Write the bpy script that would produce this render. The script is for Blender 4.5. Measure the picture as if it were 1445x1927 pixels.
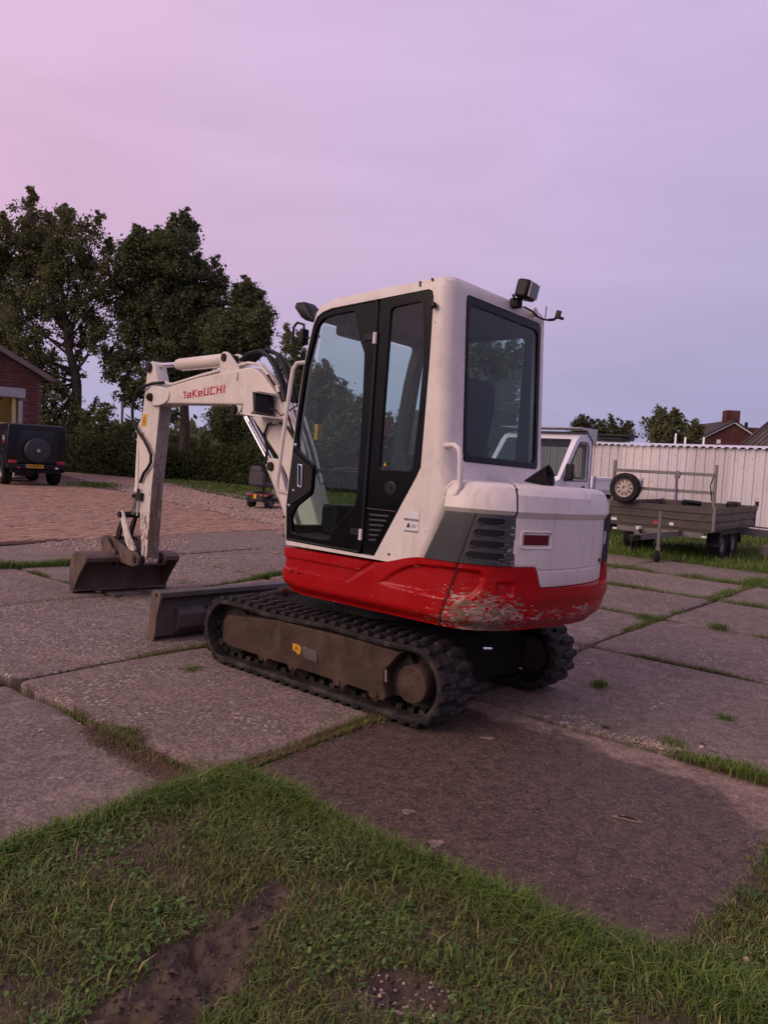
import bpy, bmesh, math, random
import numpy as np
from mathutils import Matrix, Vector
random.seed(7); rng = np.random.default_rng(11)
for o in list(bpy.data.objects): bpy.data.objects.remove(o)
SC = bpy.context.scene; COL = SC.collection
R = math.radians

# ---------------------------------------------------------------- camera
def cam_axes(p, r):
    right = np.array([1, 0, 0.]); fwd = np.array([0, math.cos(p), -math.sin(p)]); down = np.array([0, -math.sin(p), -math.cos(p)])
    return math.cos(r)*right-math.sin(r)*down, math.sin(r)*right+math.cos(r)*down, fwd
ca, cb, cc = cam_axes(.0702, .0552)
cd = bpy.data.cameras.new('camera'); cam = bpy.data.objects.new('camera', cd); COL.objects.link(cam)
M = Matrix.Identity(4)
for i in range(3):
    M[i][0] = ca[i]; M[i][1] = -cb[i]; M[i][2] = -cc[i]
M[2][3] = 1.4575
cam.matrix_world = M
cd.sensor_fit = 'HORIZONTAL'; cd.sensor_width = 36; cd.lens = 36*1444.12/1445
cd.clip_start = .05; cd.clip_end = 3000
SC.camera = cam

# ---------------------------------------------------------------- sky, sun, exposure
SUN_AZ, SUN_EL = (-.87, -.493), R(30)          # direction to the bright side of the sky (left, a little behind the camera)
W = bpy.data.worlds.new('World'); SC.world = W; W.use_nodes = True
nt = W.node_tree; nt.nodes.clear()
def N(t, tree=nt, **k):
    n = tree.nodes.new(t)
    for a, v in k.items(): setattr(n, a, v)
    return n
def L_(a, b, tree=nt): tree.links.new(a, b)
out = N('ShaderNodeOutputWorld'); bg = N('ShaderNodeBackground')
sky = N('ShaderNodeTexSky'); sky.sky_type = 'NISHITA'; sky.sun_disc = False
sky.sun_elevation = SUN_EL; sky.sun_rotation = math.atan2(SUN_AZ[0], SUN_AZ[1])
sky.air_density = 1.0; sky.dust_density = 2.0
tc = N('ShaderNodeTexCoord'); sep = N('ShaderNodeSeparateXYZ'); L_(tc.outputs['Generated'], sep.inputs[0])
# overcast evening cloud sheet: pink towards the left, lavender to the right, bluer low down
side = N('ShaderNodeMapRange'); side.inputs[1].default_value = -.52; side.inputs[2].default_value = .50; L_(sep.outputs[0], side.inputs[0])
def hramp(cols):
    r = N('ShaderNodeValToRGB'); e = r.color_ramp.elements; e[0].position = 0; e[0].color = (*cols[0], 1); e[1].position = 1; e[1].color = (*cols[2], 1); q = e.new(.5); q.color = (*cols[1], 1)
    L_(side.outputs[0], r.inputs[0]); return r.outputs[0]
rTop = hramp(((.84, .565, .80), (.74, .545, .81), (.665, .53, .84))); rMid = hramp(((.80, .515, .72), (.66, .49, .72), (.52, .45, .70))); rLow = hramp(((.50, .46, .68), (.46, .42, .65), (.40, .38, .61)))
def step(a, b):
    m_ = N('ShaderNodeMapRange'); m_.interpolation_type = 'SMOOTHSTEP'; m_.inputs[1].default_value = a; m_.inputs[2].default_value = b; L_(sep.outputs[2], m_.inputs[0]); return m_.outputs[0]
mx0 = N('ShaderNodeMix', data_type='RGBA'); L_(step(.03, .27), mx0.inputs[0]); L_(rLow, mx0.inputs[6]); L_(rMid, mx0.inputs[7])
mx = N('ShaderNodeMix', data_type='RGBA'); L_(step(.22, .50), mx.inputs[0]); L_(mx0.outputs[2], mx.inputs[6]); L_(rTop, mx.inputs[7])
# thin streaks in the cloud
mp = N('ShaderNodeMapping'); mp.inputs['Scale'].default_value = (1.2, 1.2, 5.0); mp.inputs['Rotation'].default_value = (.12, .2, 0); L_(tc.outputs['Generated'], mp.inputs[0])
nz = N('ShaderNodeTexNoise'); nz.inputs['Scale'].default_value = 2.2; nz.inputs['Detail'].default_value = 5; nz.inputs['Distortion'].default_value = .6; L_(mp.outputs[0], nz.inputs[0])
nr = N('ShaderNodeMapRange'); nr.inputs[1].default_value = .3; nr.inputs[2].default_value = .7; nr.inputs[3].default_value = .93; nr.inputs[4].default_value = 1.05; L_(nz.outputs[0], nr.inputs[0])
sc_ = N('ShaderNodeVectorMath', operation='SCALE'); L_(mx.outputs[2], sc_.inputs[0]); L_(nr.outputs[0], sc_.inputs['Scale'])
# physical sky, dimmed, showing a little through the sheet
ss = N('ShaderNodeVectorMath', operation='SCALE'); L_(sky.outputs[0], ss.inputs[0]); ss.inputs['Scale'].default_value = .06
m2 = N('ShaderNodeMix', data_type='RGBA'); m2.inputs[0].default_value = .90; L_(ss.outputs[0], m2.inputs[6]); L_(sc_.outputs[0], m2.inputs[7])
L_(m2.outputs[2], bg.inputs[0]); bg.inputs[1].default_value = 1.0; L_(bg.outputs[0], out.inputs[0])
sd = bpy.data.lights.new('sun', 'SUN'); sd.energy = 2.0; sd.angle = R(42); sd.color = (1, .77, .57)
sun = bpy.data.objects.new('sun', sd); COL.objects.link(sun)
sv = Vector((SUN_AZ[0]*math.cos(SUN_EL), SUN_AZ[1]*math.cos(SUN_EL), math.sin(SUN_EL)))
sun.rotation_euler = sv.to_track_quat('Z', 'Y').to_euler()
SC.render.engine = 'CYCLES'
SC.view_settings.view_transform = 'Standard'; SC.view_settings.look = 'None'; SC.view_settings.exposure = 0; SC.view_settings.gamma = 1
SC.cycles.max_bounces = 6; SC.cycles.diffuse_bounces = 3; SC.cycles.glossy_bounces = 3; SC.cycles.transmission_bounces = 4; SC.cycles.transparent_max_bounces = 16

# ---------------------------------------------------------------- helpers
def norm(v): v = np.asarray(v, float); return v/max(np.linalg.norm(v), 1e-9)
class MB:
    """collects shapes; build() links them as ONE mesh object"""
    def __init__(s, xf=None): s.v = []; s.f = []; s.xf = xf
    def add(s, vs, fs):
        b = len(s.v)
        for p in vs:
            p = tuple(float(c) for c in p)
            s.v.append(tuple(s.xf @ Vector(p)) if s.xf is not None else p)
        s.f += [tuple(b+i for i in f) for f in fs]; return s
    def box(s, c, d, m=None):
        x, y, z = d[0]/2, d[1]/2, d[2]/2
        P = [Vector((sx*x, sy*y, sz*z)) for sz in (-1, 1) for sx, sy in ((-1, -1), (1, -1), (1, 1), (-1, 1))]
        if m is not None: P = [m @ p for p in P]
        P = [p+Vector(c) for p in P]
        return s.add(P, [(3, 2, 1, 0), (4, 5, 6, 7), (0, 1, 5, 4), (1, 2, 6, 5), (2, 3, 7, 6), (3, 0, 4, 7)])
    def bar(s, p, q, w, h, up=(0, 0, 1)):
        p, q = Vector(p), Vector(q); d = (q-p); ln = d.length; d.normalize()
        u = Vector(up); sd_ = d.cross(u)
        if sd_.length < 1e-4: sd_ = d.cross(Vector((1, 0, 0)))
        sd_.normalize(); u = sd_.cross(d)
        m = Matrix((d, sd_, u)).transposed()
        return s.box((p+q)/2, (ln, w, h), m)
    def prism(s, poly, fn, t0, t1):
        """poly: 2-D outline; fn(u,v,t)->xyz; between t0 and t1"""
        n = len(poly)
        A = sum(poly[i][0]*poly[(i+1) % n][1]-poly[(i+1) % n][0]*poly[i][1] for i in range(n))
        V_ = [fn(u, v, t0) for u, v in poly]+[fn(u, v, t1) for u, v in poly]
        F_ = [tuple(range(n)), tuple(range(2*n-1, n-1, -1))]+[(i, i+n, (i+1) % n+n, (i+1) % n) for i in range(n)]
        return s.add(V_, F_)
    def tube(s, path, r, n=8, cap=True):
        P = [np.array(p, float) for p in path]; k = len(P)
        rr = r if hasattr(r, '__len__') else [r]*k
        t = [norm(P[min(i+1, k-1)]-P[max(i-1, 0)]) for i in range(k)]
        u = np.cross(t[0], (0, 0, 1.)); u = np.cross(t[0], (1., 0, 0)) if np.linalg.norm(u) < 1e-3 else u; u = norm(u)
        V_ = []
        for i in range(k):
            u = norm(u-t[i]*(u@t[i])); w = np.cross(t[i], u)
            for j in range(n):
                a = 2*math.pi*j/n; V_.append(P[i]+rr[i]*(math.cos(a)*u+math.sin(a)*w))
        F_ = [(i*n+j, i*n+(j+1) % n, (i+1)*n+(j+1) % n, (i+1)*n+j) for i in range(k-1) for j in range(n)]
        if cap: F_ += [tuple(range(n-1, -1, -1)), tuple((k-1)*n+j for j in range(n))]
        return s.add(V_, F_)
    def lathe(s, c, axis, prof, n=24, cap=True):
        """prof: list of (radius, distance along axis)"""
        ax = norm(axis); u = np.cross(ax, (0, 0, 1.)); u = np.cross(ax, (1., 0, 0)) if np.linalg.norm(u) < 1e-3 else u; u = norm(u); w = np.cross(ax, u)
        V_ = []
        for r, d in prof:
            for j in range(n):
                a = 2*math.pi*j/n; V_.append(np.array(c)+ax*d+r*(math.cos(a)*u+math.sin(a)*w))
        k = len(prof)
        F_ = [(i*n+j, i*n+(j+1) % n, (i+1)*n+(j+1) % n, (i+1)*n+j) for i in range(k-1) for j in range(n)]
        if cap and prof[0][0] > 1e-5: F_.append(tuple(range(n-1, -1, -1)))
        if cap and prof[-1][0] > 1e-5: F_.append(tuple((k-1)*n+j for j in range(n)))
        return s.add(V_, F_)
    def cyl(s, p, q, r, n=16):
        d = np.array(q, float)-np.array(p, float); return s.lathe(p, d, [(r, 0), (r, np.linalg.norm(d))], n)
    def loft(s, rings, cap=True):
        n = len(rings[0]); V_ = [p for r in rings for p in r]; k = len(rings)
        F_ = [(i*n+j, i*n+(j+1) % n, (i+1)*n+(j+1) % n, (i+1)*n+j) for i in range(k-1) for j in range(n)]
        if cap: F_ += [tuple(range(n-1, -1, -1)), tuple((k-1)*n+j for j in range(n))]
        return s.add(V_, F_)
    def grid(s, G):
        """G[i][j] points"""
        a, b = len(G), len(G[0])
        return s.add([p for r in G for p in r], [(i*b+j, i*b+j+1, (i+1)*b+j+1, (i+1)*b+j) for i in range(a-1) for j in range(b-1)])
    def mesh(s, name):
        me = bpy.data.meshes.new(name); me.from_pydata(s.v, [], s.f); me.validate(); return me
    def build(s, name, mat, parent=None, smooth=35, bevel=0, fix=True):
        me = s.mesh(name)
        if fix:
            bm = bmesh.new(); bm.from_mesh(me); bmesh.ops.recalc_face_normals(bm, faces=bm.faces); bm.to_mesh(me); bm.free()
        return link(name, me, mat, parent, smooth, bevel)
def link(name, me, mat, parent=None, smooth=35, bevel=0):
    if mat is not None:
        me.materials.clear(); me.materials.append(mat)
    if smooth:
        me.polygons.foreach_set('use_smooth', [True]*len(me.polygons)); me.set_sharp_from_angle(angle=R(smooth))
    o = bpy.data.objects.new(name, me); COL.objects.link(o)
    if parent is not None: o.parent = parent
    if bevel:
        b = o.modifiers.new('bevel', 'BEVEL'); b.width = bevel; b.segments = 2; b.limit_method = 'ANGLE'; b.angle_limit = R(40)
        b.harden_normals = False
    return o
def tag(o, label=None, cat=None, group=None, kind=None):
    if label: o['label'] = label
    if cat: o['category'] = cat
    if group: o['group'] = group
    if kind: o['kind'] = kind
    return o
def empty(name, loc=(0, 0, 0), rz=0, mat=None):
    o = bpy.data.objects.new(name, None); COL.objects.link(o); o.empty_display_size = .2
    if mat is not None: o.matrix_world = mat
    else: o.location = loc; o.rotation_euler = (0, 0, rz)
    return o
def inst(o, parent=None, mat=None):
    c = o.copy(); COL.objects.link(c)
    if parent is not None: c.parent = parent
    if mat is not None: c.matrix_local = mat
    return c
def curve_mesh(outlines, thick, bevel=0, res=2):
    """flat plate (with holes) in the local XY plane, from -thick/2 to thick/2"""
    cu = bpy.data.curves.new('c', 'CURVE'); cu.dimensions = '2D'; cu.fill_mode = 'BOTH'
    for pl in outlines:
        sp = cu.splines.new('POLY'); sp.points.add(len(pl)-1)
        for i, (x, y) in enumerate(pl): sp.points[i].co = (x, y, 0, 1)
        sp.use_cyclic_u = True
    cu.extrude = max(thick/2-bevel, 0); cu.bevel_depth = bevel; cu.bevel_resolution = res; cu.offset = -bevel
    o = bpy.data.objects.new('c', cu); me = bpy.data.meshes.new_from_object(o)
    bpy.data.objects.remove(o); bpy.data.curves.remove(cu); return me
def plate(name, outlines, fr, thick, mat, parent, bevel=0, smooth=35):
    """fr: 4x4 placing local XY(Z) of the outline"""
    me = curve_mesh(outlines, thick, bevel); me.transform(fr); return link(name, me, mat, parent, smooth)
def frame(o, x, y, z):
    m = Matrix.Identity(4)
    for i in range(3): m[i][0] = x[i]; m[i][1] = y[i]; m[i][2] = z[i]; m[i][3] = o[i]
    return m
def side_fr(y): return frame((0, y, 0), (1, 0, 0), (0, 0, 1), (0, -1, 0))      # outline (X,Z) on a left-hand side plane
def text(name, body, size, fr, mat, parent, bold=0, sx=1, align='CENTER'):
    cu = bpy.data.curves.new('t', 'FONT'); cu.body = body; cu.size = size; cu.align_x = align; cu.align_y = 'CENTER'; cu.offset = bold; cu.resolution_u = 3
    o = bpy.data.objects.new('t', cu); me = bpy.data.meshes.new_from_object(o); bpy.data.objects.remove(o)
    me.transform(Matrix.Diagonal((sx, 1, 1, 1))); me.transform(fr); return link(name, me, mat, parent, 0)
def rounded(poly, r, n=4):
    """round the corners of a 2-D outline; r a number or a list"""
    out = []; k = len(poly)
    for i in range(k):
        p = np.array(poly[i], float); a = np.array(poly[i-1], float); b = np.array(poly[(i+1) % k], float)
        ri = r[i] if hasattr(r, '__len__') else r
        da, db = np.linalg.norm(a-p), np.linalg.norm(b-p); q = min(ri, da*.48, db*.48)
        if q < 1e-4: out.append(tuple(p)); continue
        s_, e_ = p+(a-p)/da*q, p+(b-p)/db*q
        for j in range(n+1):
            t = j/n; out.append(tuple((1-t)**2*s_+2*t*(1-t)*p+t*t*e_))
    return out
def boolean(o, cutters, op='DIFFERENCE'):
    for c in cutters:
        m = o.modifiers.new('b', 'BOOLEAN'); m.operation = op; m.object = c; m.solver = 'EXACT'
    bpy.context.view_layer.update()
    me = bpy.data.meshes.new_from_object(o.evaluated_get(bpy.context.evaluated_depsgraph_get()))
    o.modifiers.clear(); old = o.data; o.data = me
    for c in cutters: bpy.data.objects.remove(c)
    return o
def fast_mesh(name, V_, F_, mat, parent=None, smooth=False):
    V_ = np.asarray(V_, np.float32); F_ = np.asarray(F_, np.int32); k = F_.shape[1]
    me = bpy.data.meshes.new(name); me.vertices.add(len(V_)); me.vertices.foreach_set('co', V_.ravel())
    me.loops.add(F_.size); me.loops.foreach_set('vertex_index', F_.ravel()); me.polygons.add(len(F_))
    me.polygons.foreach_set('loop_start', np.arange(0, F_.size, k, dtype=np.int32)); me.update(calc_edges=True)
    me.materials.append(mat)
    if smooth: me.polygons.foreach_set('use_smooth', [True]*len(F_))
    o = bpy.data.objects.new(name, me); COL.objects.link(o)
    if parent is not None: o.parent = parent
    return o

# ---------------------------------------------------------------- materials
def newmat(name):
    m = bpy.data.materials.new(name); m.use_nodes = True; t = m.node_tree; t.nodes.clear()
    o = N('ShaderNodeOutputMaterial', t); b = N('ShaderNodeBsdfPrincipled', t); L_(b.outputs[0], o.inputs[0], t)
    return m, t, b
NDIM = ['3D']
def noise(t, scale, detail=4, rough=.55, vec=None, dist=0, obj=True):
    n = N('ShaderNodeTexNoise', t); n.noise_dimensions = NDIM[0]; n.inputs['Scale'].default_value = scale; n.inputs['Detail'].default_value = detail; n.inputs['Roughness'].default_value = rough; n.inputs['Distortion'].default_value = dist
    if vec is None:
        c = N('ShaderNodeTexCoord', t); vec = c.outputs['Object']
    L_(vec, n.inputs['Vector'], t); return n.outputs[0]
def ramp(t, fac, a, b, lo=0., hi=1., interp='LINEAR'):
    r = N('ShaderNodeMapRange', t); r.interpolation_type = 'SMOOTHSTEP' if interp == 'S' else 'LINEAR'
    r.inputs[1].default_value = a; r.inputs[2].default_value = b; r.inputs[3].default_value = lo; r.inputs[4].default_value = hi
    L_(fac, r.inputs[0], t); return r.outputs[0]
def mixc(t, fac, a, b, mode='MIX'):
    m = N('ShaderNodeMix', t, data_type='RGBA', blend_type=mode)
    for s_, v in ((m.inputs[0], fac), (m.inputs[6], a), (m.inputs[7], b)):
        if isinstance(v, (int, float)): s_.default_value = v
        elif isinstance(v, tuple): s_.default_value = (*v, 1) if len(v) == 3 else v
        else: L_(v, s_, t)
    return m.outputs[2]
def math_(t, op, a, b=None):
    m = N('ShaderNodeMath', t, operation=op)
    for s_, v in ((m.inputs[0], a), (m.inputs[1], b)):
        if v is None: continue
        if isinstance(v, (int, float)): s_.default_value = v
        else: L_(v, s_, t)
    return m.outputs[0]
def bump(t, b, h, strength=.3, dist=.01):
    n = N('ShaderNodeBump', t); n.inputs['Strength'].default_value = strength; n.inputs['Distance'].default_value = dist
    L_(h, n.inputs['Height'], t); L_(n.outputs[0], b.inputs['Normal'], t)
def pmat(name, col, rough=.5, metal=0, var=.18, vs=3, dirt=0, dcol=(.10, .075, .055), ds=6, bmp=0, bs=60, spec=None, coat=0):
    if spec is None: spec = .5 if rough < .5 else .18
    m, t, b = newmat(name)
    n1 = noise(t, vs, 5)
    c = mixc(t, ramp(t, n1, .3, .7), tuple(x*(1-var) for x in col), tuple(min(x*(1+var), .95) for x in col))
    rg = ramp(t, n1, .3, .7, max(rough-.08, .05), min(rough+.1, 1))
    if dirt:
        n2 = noise(t, ds, 8, .65, dist=.4); f = ramp(t, n2, .62-.3*dirt, .80-.2*dirt, 0, min(dirt*1.2, .95)); c = mixc(t, f, c, dcol)
    L_(c, b.inputs['Base Color'], t); L_(rg, b.inputs['Roughness'], t); b.inputs['Metallic'].default_value = metal
    b.inputs['Specular IOR Level'].default_value = spec
    if coat: b.inputs['Coat Weight'].default_value = coat; b.inputs['Coat Roughness'].default_value = .15
    if bmp: bump(t, b, noise(t, bs, 6), bmp)
    return m
def glass_mat(name, tint, refl=.8, rough=.02, drops=False):
    m = bpy.data.materials.new(name); m.use_nodes = True; t = m.node_tree; t.nodes.clear()
    o = N('ShaderNodeOutputMaterial', t); tr = N('ShaderNodeBsdfTransparent', t); gl = N('ShaderNodeBsdfGlossy', t); mxs = N('ShaderNodeMixShader', t)
    ge = N('ShaderNodeNewGeometry', t); dt = N('ShaderNodeVectorMath', t, operation='DOT_PRODUCT'); L_(ge.outputs['Incoming'], dt.inputs[0], t); L_(ge.outputs['Normal'], dt.inputs[1], t)
    g1 = math_(t, 'SUBTRACT', 1.0, math_(t, 'ABSOLUTE', dt.outputs['Value'])); f = math_(t, 'ADD', .04, math_(t, 'MULTIPLY', math_(t, 'POWER', g1, 5.0), .96))      # Schlick, the same from both sides
    gl.inputs['Roughness'].default_value = rough; gl.inputs['Color'].default_value = (refl, refl, refl, 1)
    tr.inputs[0].default_value = (*tint, 1)
    L_(f, mxs.inputs[0], t); L_(tr.outputs[0], mxs.inputs[1], t); L_(gl.outputs[0], mxs.inputs[2], t)
    sh = mxs.outputs[0]
    if drops:   # dried rain spots on the pane
        v = N('ShaderNodeTexVoronoi', t); v.inputs['Scale'].default_value = 62; c = N('ShaderNodeTexCoord', t); L_(c.outputs['Object'], v.inputs['Vector'], t)
        d1 = ramp(t, v.outputs['Distance'], .10, .17, 1, 0); k = ramp(t, noise(t, 3.2, 3), .50, .66); 
        sel = N('ShaderNodeSeparateColor', t); L_(v.outputs['Color'], sel.inputs[0], t)
        d2 = math_(t, 'MULTIPLY', math_(t, 'MULTIPLY', d1, k), math_(t, 'GREATER_THAN', sel.outputs[0], .45))
        df = N('ShaderNodeBsdfDiffuse', t); df.inputs[0].default_value = (.6, .62, .6, 1)
        m3 = N('ShaderNodeMixShader', t); L_(math_(t, 'MULTIPLY', d2, .40), m3.inputs[0], t); L_(sh, m3.inputs[1], t); L_(df.outputs[0], m3.inputs[2], t); sh = m3.outputs[0]
    L_(sh, o.inputs[0], t); return m
def emit_mat(name, col, s):
    m, t, b = newmat(name); b.inputs['Base Color'].default_value = (*col, 1); b.inputs['Emission Color'].default_value = (*col, 1); b.inputs['Emission Strength'].default_value = s; return m

# ---------------------------------------------------------------- the yard's own grid: slabs lie square to the machine
E1 = np.array([.635, .773]); E2 = np.array([.773, -.635])
def ab(a, b): return a*E1+b*E2
GA = [0, 2.9, 3.28, 4.85, 6.2, 50]; GZ = [0, 0, 0, -.047, 0, 0]
def gz(x, y): return np.interp(np.asarray(x)*E1[0]+np.asarray(y)*E1[1], GA, GZ)   # the concrete dips under the far track
# ================================================================ GROUND
def vnoise(x, y, s, seed=0):
    x = np.asarray(x)*s; y = np.asarray(y)*s; xi = np.floor(x).astype(int); yi = np.floor(y).astype(int); fx = x-xi; fy = y-yi
    def h(a, b):
        n = (a*374761393+b*668265263+seed*974711) & 0x7fffffff; n = ((n ^ (n >> 13))*1274126177) & 0x7fffffff; return ((n ^ (n >> 16)) & 0xffff)/65535.
    u = fx*fx*(3-2*fx); v = fy*fy*(3-2*fy)
    return (h(xi, yi)*(1-u)+h(xi+1, yi)*u)*(1-v)+(h(xi, yi+1)*(1-u)+h(xi+1, yi+1)*u)*v
def fbm(x, y, s, seed=0, o=4): return sum(vnoise(x, y, s*2**i, seed+i)*.5**i for i in range(o))/sum(.5**i for i in range(o))

def soil_material():
    m, t, b = newmat('soil_and_turf')
    n1 = noise(t, 1.3, 6); n2 = noise(t, 22, 8, .7)
    c = mixc(t, ramp(t, n1, .42, .6), (.055, .042, .032), (.045, .058, .018)); c = mixc(t, ramp(t, n2, .35, .7), c, (.085, .062, .046))
    L_(c, b.inputs['Base Color'], t); b.inputs['Roughness'].default_value = .95; b.inputs['Specular IOR Level'].default_value = .15
    bump(t, b, n2, .6, .03); return m
MSOIL = soil_material()
xs = np.concatenate([[-2500, -700, -200, -80, -40], np.arange(-20, 20.01, .5), [40, 80, 200, 700, 2500]])
ys = np.concatenate([[-1500, -300, -60, -15], np.arange(-4, 44.01, .5), [60, 90, 200, 700, 2800]])
X_, Y_ = np.meshgrid(xs, ys, indexing='ij'); Z_ = gz(X_, Y_)-.075
nx, ny = X_.shape; ii = (np.arange(nx-1)[:, None]*ny+np.arange(ny-1)[None]).ravel()
g = fast_mesh('ground', np.stack([X_, Y_, Z_], -1).reshape(-1, 3), np.stack([ii, ii+ny, ii+ny+1, ii+1], -1), MSOIL, smooth=True); tag(g, kind='structure')

# ---- concrete slabs, one object each
def concrete(name, base, agg=.5, stain=False, pale=0.):
    m, t, b = newmat(name)
    oi = N('ShaderNodeObjectInfo', t)
    n1 = noise(t, 1.1, 4, .6); n2 = noise(t, 6, 5, .68)
    c = mixc(t, ramp(t, n1, .3, .7), tuple(x*.68 for x in base), tuple(x*1.22 for x in base))
    c = mixc(t, ramp(t, n2, .42, .62, 0, .75), c, tuple(x*.60 for x in base))
    c = mixc(t, ramp(t, oi.outputs['Random'], 0, 1, 0, .5), c, tuple(x*.66 for x in base))
    # patches where the skin has worn off and the aggregate shows
    patch = ramp(t, noise(t, 1.7, 4, .6, dist=.5), .66-.22*agg, .72-.2*agg)
    tcn = N('ShaderNodeTexCoord', t)
    v = N('ShaderNodeTexVoronoi', t); v.voronoi_dimensions = '2D'; v.inputs['Scale'].default_value = 27; L_(tcn.outputs['Object'], v.inputs['Vector'], t)
    sc = N('ShaderNodeSeparateColor', t); L_(v.outputs['Color'], sc.inputs[0], t)
    stone = math_(t, 'MULTIPLY', ramp(t, v.outputs['Distance'], .25, .42, 1, 0), ramp(t, sc.outputs[0], .55, .85))
    pst = math_(t, 'MULTIPLY', patch, stone)
    c = mixc(t, math_(t, 'MULTIPLY', patch, .45), c, tuple(x*.55 for x in base))
    c = mixc(t, math_(t, 'MULTIPLY', pst, .8), c, (.46, .40, .36))
    # fine bright grains everywhere
    v2 = N('ShaderNodeTexVoronoi', t); v2.voronoi_dimensions = '2D'; v2.inputs['Scale'].default_value = 75; L_(tcn.outputs['Object'], v2.inputs['Vector'], t)
    s2 = N('ShaderNodeSeparateColor', t); L_(v2.outputs['Color'], s2.inputs[0], t)
    gr = math_(t, 'MULTIPLY', ramp(t, v2.outputs['Distance'], .14, .26, 1, 0), ramp(t, s2.outputs[1], .86-.1*agg, .93))
    c = mixc(t, math_(t, 'MULTIPLY', gr, .75), c, (.50, .45, .42))
    # coarse grain of the worn skin: dark pits, light sand, cloudy wear
    n5 = noise(t, 46, 4, .8); n6 = noise(t, 15, 5, .75, dist=.6); k5 = .34+.5*min(agg, 1)
    c = mixc(t, math_(t, 'MULTIPLY', ramp(t, n5, .52, .36), k5), c, tuple(x*.30 for x in base)); c = mixc(t, math_(t, 'MULTIPLY', ramp(t, n5, .53, .68), k5*.75), c, tuple(min(x*2.1, .6) for x in base))
    c = mixc(t, math_(t, 'MULTIPLY', ramp(t, n6, .48, .32), .55), c, tuple(x*.45 for x in base)); c = mixc(t, math_(t, 'MULTIPLY', ramp(t, n6, .54, .70), .5), c, tuple(x*1.6 for x in base))
    # hairline cracks
    vc = N('ShaderNodeTexVoronoi', t); vc.voronoi_dimensions = '2D'; vc.feature = 'DISTANCE_TO_EDGE'; vc.inputs['Scale'].default_value = .55; ad = N('ShaderNodeVectorMath', t, operation='ADD'); L_(tcn.outputs['Object'], ad.inputs[0], t)
    nv_ = N('ShaderNodeTexNoise', t); nv_.noise_dimensions = '2D'; nv_.inputs['Scale'].default_value = 5; nv_.inputs['Detail'].default_value = 6; L_(tcn.outputs['Object'], nv_.inputs['Vector'], t); sv_ = N('ShaderNodeVectorMath', t, operation='SCALE'); L_(nv_.outputs['Color'], sv_.inputs[0], t); sv_.inputs['Scale'].default_value = .16; L_(sv_.outputs[0], ad.inputs[1], t); L_(ad.outputs[0], vc.inputs['Vector'], t)
    crack = math_(t, 'MULTIPLY', ramp(t, vc.outputs['Distance'], .0015, .0045, 1, 0), ramp(t, n1, .57, .62)); c = mixc(t, math_(t, 'MULTIPLY', crack, .85), c, (.03, .022, .017))
    rough = .9
    if stain:      # damp oily stain of its own outline
        def axis(e, o):      # how far past the corner's inner point along one slab axis
            dp = N('ShaderNodeVectorMath', t, operation='DOT_PRODUCT'); L_(tcn.outputs['Object'], dp.inputs[0], t); dp.inputs[1].default_value = (float(e[0]), float(e[1]), 0); return math_(t, 'MAXIMUM', math_(t, 'SUBTRACT', dp.outputs['Value'], o), 0.0)
        ua, ub = axis(E1, 3.22), axis(E2, -1.25); rad_ = math_(t, 'SQRT', math_(t, 'ADD', math_(t, 'MULTIPLY', ua, ua), math_(t, 'MULTIPLY', ub, ub)))
        d = math_(t, 'ADD', rad_, ramp(t, noise(t, 3.2, 5, .66, dist=.3), .2, .8, -.13, .13))
        f = ramp(t, d, .56, .66, 1, 0, 'S')
        c = mixc(t, math_(t, 'MULTIPLY', f, .93), c, mixc(t, ramp(t, math_(t, 'ADD', math_(t, 'MULTIPLY', n6, .45), math_(t, 'MULTIPLY', n5, .55)), .38, .62), (.034, .023, .0175), (.112, .076, .059)))
        c = mixc(t, math_(t, 'MULTIPLY', math_(t, 'MULTIPLY', gr, f), .6), c, (.40, .36, .33))
        # wandering pale scuffs at its rim
        sfz = math_(t, 'MULTIPLY', ramp(t, d, .45, .66, 0, 1), ramp(t, noise(t, 14, 6, .7, dist=1.2), .60, .68))
        c = mixc(t, math_(t, 'MULTIPLY', sfz, .7), c, tuple(x*1.1 for x in base))
        L_(ramp(t, f, 0, 1, .92, .55), b.inputs['Roughness'], t)
    else: L_(ramp(t, n2, .3, .7, .8, .97), b.inputs['Roughness'], t)
    L_(c, b.inputs['Base Color'], t); b.inputs['Specular IOR Level'].default_value = .15
    bump(t, b, math_(t, 'ADD', noise(t, 46, 3, .8), math_(t, 'MULTIPLY', v.outputs['Distance'], -.5*min(agg, 1))), .75, .010); return m
NDIM[0] = '2D'
MC = [concrete('concrete_worn', (.226, .174, .143), .75), concrete('concrete_plain', (.212, .166, .139), .3), concrete('concrete_rough', (.220, .170, .141), 1.15), concrete('concrete_stained', (.27, .193, .152), .12, True)]
NDIM[0] = '3D'
yard = empty('concrete_yard'); tag(yard, kind='structure')
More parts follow.
